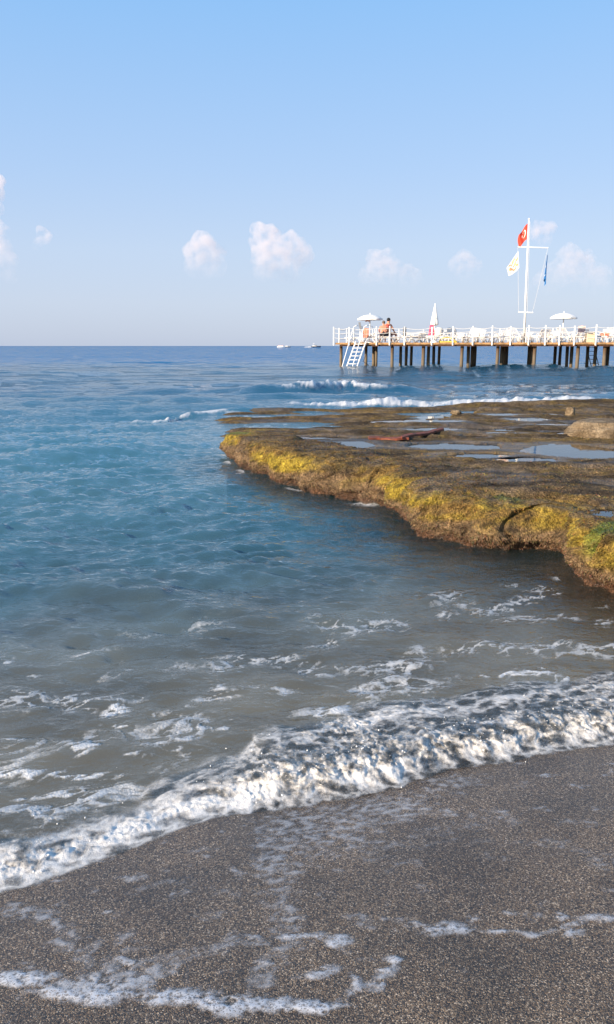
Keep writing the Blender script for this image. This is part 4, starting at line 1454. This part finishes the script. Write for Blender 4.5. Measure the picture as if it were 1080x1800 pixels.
# ---- sun loungers
def lounger_proto(angle):
    root = empty('sun_lounger', (0, 0, 0))
    W = .62
    for s_ in (-1, 1):
        y = s_ * W / 2
        mb = MB().tube([(-.95, y, .30), (-.4, y, .335), (.3, y, .33), (.42, y, .35)], .028, 6)
        mb.build('side_rail', M['plastic'], root, True)
        for x in (-.62, .35):
            MB().tube([(x - .22, y, .32), (x - .06, y, .02), (x + .06, y, .02), (x + .24, y, .32)], .024, 6).build('leg', M['plastic'], root, True)
        MB().tube([(.10, y * 1.05, .34), (.12, y * 1.05, .50), (.25, y * 1.05, .56), (.5, y * 1.05, .54), (.58, y * 1.05, .36)], .020, 6).build('armrest', M['plastic'], root, True)
    mb = MB()
    for i in range(11):
        mb.box((-.90 + i * .12, 0, .335), (.060, W - .05, .018))
    mb.build('bed', M['plastic'], root)
    ca_, sa = math.cos(angle), math.sin(angle)
    mb = MB()
    for i in range(6):
        t = .06 + i * .12
        mb.box((.40 + t * ca_, 0, .345 + t * sa), (.055, W - .08, .018), ry=-angle)
    for s_ in (-1, 1):
        mb.tube([(.40, s_ * W / 2 * .94, .345), (.40 + .74 * ca_, s_ * W / 2 * .94, .345 + .74 * sa)], .022, 6)
    mb.tube([(.40 + .74 * ca_, -W / 2 * .94, .345 + .74 * sa), (.40 + .78 * ca_, 0, .345 + .78 * sa), (.40 + .74 * ca_, W / 2 * .94, .345 + .74 * sa)], .022, 6)
    mb.build('backrest', M['plastic'], root)
    return root


def place(o, px, v, rz, label, group=None):
    x, y = pw(pier_s(px, v), v)
    o.location = (x, y, DECK); o.rotation_euler = (0, 0, -PIER_A + rz)
    tag(o, label, 'sun lounger', group)


protos = [lounger_proto(a) for a in (.08, .38, .68)]
used = [False] * 3


def lounger(k, px, v, rz, label, group=None):
    o = copy_tree(protos[k]) if used[k] else protos[k]
    used[k] = True
    place(o, px, v, rz, label, group)


R180 = math.pi
lounger(1, 633, 3.2, 0, 'white sun lounger behind the boarding stairs at the left end of the pier')
lounger(0, 654, 1.1, 0, 'white sun lounger standing under the left open umbrella')
lounger(0, 678, .75, R180, 'white sun lounger the two people are sitting on')
lounger(0, 707, .9, 0, 'white flat sun lounger side-on between the two people and the closed umbrella')
lounger(0, 741, 1.5, R180, 'white flat sun lounger side-on just left of the closed umbrella')
lounger(1, 726, 5.2, R180, 'white sun lounger farther back, between the people and the closed umbrella')
fl = 'white plastic sun lounger in the crowded front row on the right of the closed umbrella'
bl = 'white plastic sun lounger in the crowded back row on the right of the closed umbrella'
s = pier_s(776, 1.3)
i = 0
while s < pier_s(1100, 1.3):
    v = 1.25 + random.uniform(-.15, .15)
    px_ = None
    o = copy_tree(protos[i % 3]) if used[i % 3] else protos[i % 3]; used[i % 3] = True
    x, y = pw(s, v); o.location = (x, y, DECK); o.rotation_euler = (0, 0, -PIER_A + math.pi / 2 + random.uniform(-.75, .75) + (R180 if random.random() < .25 else 0))
    tag(o, fl, 'sun lounger', 'front row of loungers on the pier')
    s += random.uniform(.86, 1.02); i += 1
s = pier_s(752, 5.6)
while s < pier_s(1100, 5.6):
    v = 5.7 + random.uniform(-.2, .2)
    o = copy_tree(protos[1 + i % 2]) if used[1 + i % 2] else protos[1 + i % 2]; used[1 + i % 2] = True
    x, y = pw(s, v); o.location = (x, y, DECK); o.rotation_euler = (0, 0, -PIER_A + math.pi / 2 + random.uniform(-.6, .6) + (R180 if random.random() < .3 else 0))
    tag(o, bl, 'sun lounger', 'back row of loungers on the pier')
    s += random.uniform(.9, 1.15); i += 1


# ---- white plastic armchairs with rounded backs
def armchair(px, v, rz, label):
    root = pier_thing('armchair', px, v, DECK, rz)
    MB().box((0, 0, .43), (.50, .48, .04)).build('seat', M['plastic'], root)
    mb = MB(); vs = []; fs = []
    for j in range(7):
        for i in range(11):
            a = -1.35 + 2.7 * i / 10
            t = j / 6
            vs.append(((.29 + .03 * t) * math.sin(a), .02 + (.27 + .05 * t) * math.cos(a), .45 + t * (.46 - .20 * abs(a / 1.35) ** 3)))
    n0 = len(vs)
    vs += [(x * .93, y * .93, z) for (x, y, z) in vs]
    for j in range(6):
        for i in range(10):
            k = j * 11 + i
            fs.append((k, k + 1, k + 12, k + 11)); fs.append((n0 + k + 11, n0 + k + 12, n0 + k + 1, n0 + k))
    for i in range(10):
        k = 66 + i; fs.append((k, k + 1, n0 + k + 1, n0 + k))
    mb.add(vs, fs).build('curved_back', M['plastic'], root, True)
    for sx_ in (-1, 1):
        for sy_ in (-1, 1):
            MB().tube([(sx_ * .22, sy_ * .2, .42), (sx_ * .26, sy_ * .24, 0)], .022, 6).build('leg', M['plastic'], root)
    tag(root, label, 'chair')


armchair(770, 2.7, R180 + .3, 'white rounded armchair just right of the closed umbrella')
armchair(794, 2.5, R180 - .2, 'white rounded armchair behind the second railing post right of the closed umbrella')


# ---- cloths, bins and small things
def drape(name, mat, label, cat, px, v, z0, w, h, bulge=.06, rz=0.0, taper=0.0):
    """a towel hung over something: two leaves with folds"""
    x, y = pw(pier_s(px, v), v)
    mb = MB(); vs = []; nu, nv = 10, 12
    for j in range(nv + 1):
        t = j / nv
        for i in range(nu + 1):
            a = i / nu - .5
            ww = w * (1 - taper * (1 - t))
            fold = bulge * (.3 + t) * math.sin(a * 15 + 1.3) * .5
            vs.append((a * ww, fold - bulge * math.sin(t * 1.5), -t * h + .02 * math.cos(a * 9)))
    n0 = len(vs)
    vs += [(q_[0], -q_[1] + .03 + 2 * bulge * (j_ // (nu + 1)) / nv * .2, q_[2] * .85) for j_, q_ in enumerate(vs)]
    fs = []
    for o_ in (0, n0):
        for j in range(nv):
            for i in range(nu):
                k = o_ + j * (nu + 1) + i
                fs.append((k, k + 1, k + nu + 2, k + nu + 1))
    for i in range(nu): fs.append((i, n0 + i, n0 + i + 1, i + 1))
    o = mb.add(vs, fs).build(name, mat, None, True)
    o.location = (x, y, z0); o.rotation_euler = (0, 0, -PIER_A + rz)
    tag(o, label, cat)
    return o


YF = pw(pier_s(760, -.5), -.5)[1]
drape('towel', M['pink'], 'bright pink towel hanging below the closed umbrella', 'towel', 758, .55, zat(758, 570, YF)[1], .36, .60, .05, taper=.45)
drape('towel', M['coral'], 'coral towel draped beside the boarding stairs under the left umbrella', 'towel', 643, .35, zat(643, 577, 49)[1], .34, .55, .05)
drape('towel', M['palepink'], 'pale pink cloth hung just under the left umbrella canopy', 'towel', 646, 1.5, zat(646, 559, 50)[1], .28, .22, .05)
drape('cloth', M['black'], 'black cloth hanging upright on the front railing near the two people', 'cloth', 711, -.45, zat(711, 575, 48)[1], .17, .52, .04)
drape('towel', M['palepink'], 'pale pink towel hanging at the right end of the pier near the bin', 'towel', 1021, 4.5, zat(1021, 573, 50)[1], .42, .42, .05)
drape('towel', M['coral'], 'coral towel draped over a lounger at the far right end of the pier', 'towel', 1062, 2.0, zat(1062, 584, 46)[1], .5, .30, .06)

bn = pier_thing('storage_bin', 1036, .5)
MB().box((0, 0, .27), (.50, .42, .53)).build('body', M['beige'], bn)
MB().box((0, 0, .56), (.56, .48, .05)).build('lid', M['grey'], bn)
MB().tube([(-.12, -.25, .5), (.12, -.25, .5)], .015, 6).build('handle', M['grey'], bn)
tag(bn, 'beige storage bin with dark lid at the right end of the pier', 'bin')

yl = pier_thing('float_mat', 787, .05)
mb = MB()
mb.tube([(-.50, 0, .06), (-.38, 0, .22), (-.2, 0, .29), (.1, 0, .29), (.32, 0, .2), (.48, 0, .06)], .028, 8)
mb.build('arched_bar', M['yellow'], yl, True)
MB().box((0, .1, .045), (1.05, .4, .07)).build('pad', M['yellow'], yl)
tag(yl, 'low yellow pad with an arched bar at the pier edge under the armchairs', 'float')

pn = pier_thing('sign_panel', 635, -.4)
MB().tube([(0, 0, 0), (-.12, 0, 1.15)], .022, 6).build('stake', M['white'], pn)
MB().box((-.07, -.03, .98), (.12, .03, .42), ry=-.22).build('panel', M['grey'], pn)
tag(pn, 'narrow dark grey panel on a stake above the boarding stairs', 'sign')


# ---- the two people
def person(name, label, loc, rz, joints, radii, edges, skin, parts):
    root = empty(name, loc, rz)
    me = bpy.data.meshes.new('body')
    names = list(joints)
    me.from_pydata([joints[k] for k in names], [(names.index(a), names.index(b)) for a, b in edges], [])
    o = bpy.data.objects.new('body', me); col.objects.link(o); o.parent = root
    md = o.modifiers.new('skin', 'SKIN')
    sv = me.skin_vertices[0].data
    for i, k in enumerate(names):
        r_ = radii[k]; sv[i].radius = r_ if isinstance(r_, tuple) else (r_, r_); sv[i].use_root = (k == 'pelvis')
    md.use_smooth_shade = True
    sd = o.modifiers.new('sub', 'SUBSURF'); sd.levels = 2; sd.render_levels = 2
    me.materials.append(skin)
    for nm, mbx, mt in parts:
        mbx.build(nm, mt, root, True)
    tag(root, label, 'person')
    return root


def seated(label, px, v, rz, hair, skin, scale, lean_f, swim_mat, look, extra=None):
    # sitting on a lounger, hips at .38 m; local +y is where the person faces
    J = dict(pelvis=(0, 0, .10), waist=(0, .02 + lean_f * .2, .28), chest=(0, .03 + lean_f * .6, .48), neck=(0, .03 + lean_f, .60), nape=(look * .02, .05 + lean_f, .67), head=(look * .04, .08 + lean_f, .79), crown=(look * .04, .07 + lean_f, .88),
             hipL=(-.11, .05, .08), kneeL=(-.15, .48, .14), ankleL=(-.16, .56, -.30), toeL=(-.17, .74, -.36), hipR=(.11, .05, .08), kneeR=(.15, .48, .14), ankleR=(.16, .56, -.30), toeR=(.17, .74, -.36),
             shL=(-.19, .02 + lean_f * .9, .55), elL=(-.27, .12 + lean_f * .6, .32), wrL=(-.18, .34, .20), haL=(-.14, .42, .19), f1L=(-.12, .50, .17), thL=(-.10, .42, .21),
             shR=(.19, .02 + lean_f * .9, .55), elR=(.27, .12 + lean_f * .6, .32), wrR=(.18, .34, .20), haR=(.14, .42, .19), f1R=(.12, .50, .17), thR=(.10, .42, .21))
    R = dict(pelvis=(.19, .14), waist=(.17, .13), chest=(.19, .13), neck=(.07, .07), nape=.06, head=(.085, .10), crown=(.055, .065), hipL=.10, kneeL=.065, ankleL=.042, toeL=.032, hipR=.10, kneeR=.065, ankleR=.042, toeR=.032,
             shL=.065, elL=.045, wrL=.030, haL=.034, f1L=.015, thL=.012, shR=.065, elR=.045, wrR=.030, haR=.034, f1R=.015, thR=.012)
    E = [('pelvis', 'waist'), ('waist', 'chest'), ('chest', 'neck'), ('neck', 'nape'), ('nape', 'head'), ('head', 'crown'), ('pelvis', 'hipL'), ('hipL', 'kneeL'), ('kneeL', 'ankleL'), ('ankleL', 'toeL'), ('pelvis', 'hipR'), ('hipR', 'kneeR'), ('kneeR', 'ankleR'),
         ('ankleR', 'toeR'), ('chest', 'shL'), ('shL', 'elL'), ('elL', 'wrL'), ('wrL', 'haL'), ('haL', 'f1L'), ('haL', 'thL'), ('chest', 'shR'), ('shR', 'elR'), ('elR', 'wrR'), ('wrR', 'haR'), ('haR', 'f1R'), ('haR', 'thR')]
    J = {k: tuple(scale * q_ for q_ in p) for k, p in J.items()}
    R = {k: tuple(scale * q_ for q_ in (r_ if isinstance(r_, tuple) else (r_, r_))) for k, r_ in R.items()}
    hd = Vector(J['head'])
    hm = MB().sphere((hd.x, hd.y - .02 * scale, hd.z + .035 * scale), (.098 * scale, .108 * scale, .105 * scale), 12, 9)
    fm_ = MB().sphere((hd.x, hd.y + .10 * scale, hd.z - .01), (.016, .025, .022), 8, 6)
    for s_ in (-1, 1): fm_.sphere((hd.x + s_ * .034, hd.y + .088 * scale, hd.z + .02), (.012, .01, .008), 6, 5)
    for s_ in (-1, 1): fm_.sphere((hd.x + s_ * .088 * scale, hd.y, hd.z), (.014, .02, .03), 6, 5)
    pl = Vector(J['pelvis'])
    sm = MB().sphere((pl.x, pl.y + .02, pl.z), (.235 * scale, .18 * scale, .13 * scale), 14, 8)
    parts = [('hair', hm, hair), ('face', fm_, skin), ('swimwear', sm, swim_mat)]
    if extra: parts += extra(J, scale)
    x, y = pw(pier_s(px, v), v)
    return person('person', label, (x, y, DECK + .34 + .06), -PIER_A + rz, J, R, E, skin, parts)


seated('bare-backed person with short greying hair sitting on a lounger, left one of the pair', 674, .55, .25, M['greyhair'], M['skin'], .98, .10, M['swim'], .3)


def top_red(J, s_):
    c = Vector(J['chest'])
    return [('top', MB().sphere((c.x, c.y, c.z - .05), (.215 * s_, .155 * s_, .17 * s_), 14, 8), M['red'])]


seated('person with dark hair and red top sitting higher, right one of the pair', 681, 1.25, -.55, M['hair'], M['skin'], 1.18, .02, M['swim'], -.3, top_red)

# ------------------------------------------------------------------ boats far out
def boat_place(root, px, dist):
    x = (px - 540) * math.cos(PITCH) / FPX * dist
    root.location = (x, dist, 0)


def hull(mb, L_, W_, H_, mi=0, sheer=.3):
    vs = []; n = 12
    for i in range(n + 1):
        t = i / n
        w_ = W_ / 2 * (min(1, (1 - t) * 2.6) ** .6) * (.88 + .12 * min(1, t * 4))
        z = H_ * (1 + sheer * t * t)
        x = -L_ / 2 + L_ * t
        vs += [(x, -w_, z), (x - .04 * L_ * t, -w_ * .75, -.3), (x - .04 * L_ * t, w_ * .75, -.3), (x, w_, z)]
    fs = []
    for i in range(n):
        for k in range(4):
            fs.append((i * 4 + k, i * 4 + (k + 1) % 4, i * 4 + 4 + (k + 1) % 4, i * 4 + 4 + k))
    fs += [(0, 3, 2, 1), tuple(n * 4 + k for k in range(4))]
    mb.add(vs, fs, mi); return mb


yt = empty('motor_yacht', (0, 0, 0))
hull(MB(), 12, 3.4, 1.15, 0, .45).build('hull', M['hullblue'], yt, True)
MB().box((-2.2, 0, 1.45), (6.0, 2.6, .6)).box((-2.6, 0, 1.9), (3.4, 2.3, .35)).build('superstructure', M['white'], yt)
MB().box((-.6, 0, 2.15), (3.2, 2.2, .62), ry=.12).build('windscreen', M['glass'], yt)
MB().box((-1.6, 0, 2.75), (4.2, 2.3, .14)).build('hardtop', M['grey'], yt)
MB().tube([(-2.8, 0, 2.8), (-3.2, 0, 4.6)], .10, 6).box((-3.1, 0, 4.6), (2.0, .3, .25)).build('radar_arch', M['white'], yt)
MB().tube([(-3.9, 0, 2.7), (-4.1, 0, 3.4)], .12, 6).build('mast', M['white'], yt)
boat_place(yt, 556, 1000)
tag(yt, 'dark blue motor yacht with white cabin on the horizon left of the pier', 'boat')
wk = MB()
for i in range(26):
    t = i / 25
    wk.sphere((-5.5 - t * 8.5 + random.uniform(-.4, .4), random.uniform(-1.5, 1.5), .1), (.9 * (1.1 - t * .5), .7, random.uniform(.3, 1.1) * (1 - .5 * t)), 8, 5)
o = wk.build('wake_foam', M['white'], None, True); boat_place(o, 556, 1000)
tag(o, 'white wake churned up behind the motor yacht', 'wake', kind='stuff')

b1 = empty('excursion_boat', (0, 0, 0))
hull(MB(), 8.5, 3, 1.0, 0, .3).build('hull', M['white'], b1, True)
MB().box((-.3, 0, 1.5), (5.6, 2.4, 1.0)).build('cabin', M['white'], b1)
MB().box((-.3, 0, 2.12), (6.4, 2.8, .20)).build('canopy', M['red'], b1)
boat_place(b1, 494, 900)
tag(b1, 'small white boat with red canopy on the horizon, leftmost of the boats', 'boat')
b2 = empty('small_boat', (0, 0, 0))
hull(MB(), 7.0, 2.6, .9, 0, .3).build('hull', M['grey'], b2, True)
MB().box((-1.4, 0, 1.3), (3.0, 2.0, .9)).build('cabin', M['white'], b2)
MB().tube([(1.6, 0, .9), (1.6, 0, 2.4)], .12, 6).build('mast', M['white'], b2)
boat_place(b2, 506, 940)
tag(b2, 'small grey-hulled boat with white cabin between the red-canopied boat and the yacht', 'boat')

# ------------------------------------------------------------------ clouds
def cloud(label, blobs, dist, dens, lo, hi, thick=.8):
    """blobs: (px, py, radius px); a union of puffs filled with vapour, thinning to haze below"""
    k = dist / FPX
    pts = []
    for (px, py, r_) in blobs:
        x, z = zat(px, py, dist)
        pts.append((x, z, r_ * k))
    cx = sum(p[0] for p in pts) / len(pts); cz = min(p[1] - p[2] for p in pts)
    mb = MB()
    for (x, z, r_) in pts:
        for i in range(1):
            mb.sphere((x - cx, random.uniform(-.4, .4) * r_, z - cz), (r_, r_ * thick, r_), 16, 12)
    # smaller puffs on the outline
    for (x, z, r_) in pts:
        for i in range(9):
            th = random.uniform(-.25, math.pi + .25); ph = random.uniform(-1, 1)
            rr_ = r_ * random.uniform(.22, .42)
            mb.sphere((x - cx + math.cos(th) * r_ * .86 * math.cos(ph), math.sin(ph) * r_ * .8, z - cz + math.sin(th) * r_ * .86 * math.cos(ph)), rr_, 10, 8)
    o = mb.build('cloud', mat_cloud(dens, lo, hi), None, True)
    o.location = (cx, dist, cz)
    md = o.modifiers.new('union', 'REMESH'); md.mode = 'VOXEL'; md.voxel_size = 3.2 * k; md.use_smooth_shade = True
    tag(o, label, 'cloud', 'clouds over the horizon')


cloud('puffy pinkish white cloud left of the tallest cloud', [(358, 430, 22), (340, 446, 19), (375, 446, 19), (360, 462, 28), (392, 444, 9), (345, 470, 20), (380, 468, 20)], 6500, .0085, -.1, 1.0)
cloud('tallest and brightest cloud with a rounded tower near the middle', [(454, 405, 15), (466, 420, 24), (482, 418, 16), (470, 445, 28), (512, 432, 22), (520, 452, 28), (490, 460, 34), (535, 452, 16), (465, 470, 24), (505, 476, 26)], 7000, .0085, -.1, 1.0)
cloud('tiny white cloud high on the left', [(70, 403, 7), (76, 412, 11), (87, 414, 7), (80, 420, 10), (70, 426, 9), (62, 432, 8)], 6000, .016, -.1, 1.0)
cloud('pale cloud bank cut by the left edge of the picture', [(-4, 398, 12), (-8, 418, 18), (4, 436, 18), (-6, 452, 24), (10, 462, 20), (-18, 470, 26), (16, 482, 18), (18, 455, 14), (6, 405, 12), (-2, 318, 12), (-8, 340, 16), (-8, 370, 14)], 6200, .012, -.1, .9)
cloud('faint low cloud behind the closed umbrella', [(660, 455, 17), (682, 448, 12), (670, 475, 26), (695, 480, 22), (650, 485, 20), (720, 490, 22)], 8000, .0045, .0, .9)
cloud('small pale cloud beside the top of the flagpole', [(952, 405, 17), (968, 402, 12), (940, 412, 12), (955, 422, 16)], 7600, .007, .0, .8)
cloud('faint low cloud between the closed umbrella and the flagpole', [(815, 458, 18), (800, 466, 14), (835, 466, 14), (818, 480, 20)], 8400, .0035, .0, .9)
cloud('faint low cloud bank right of the flagpole', [(1000, 452, 22), (1020, 470, 30), (985, 480, 26), (1045, 490, 28), (960, 500, 26)], 8800, .0030, .0, .9)
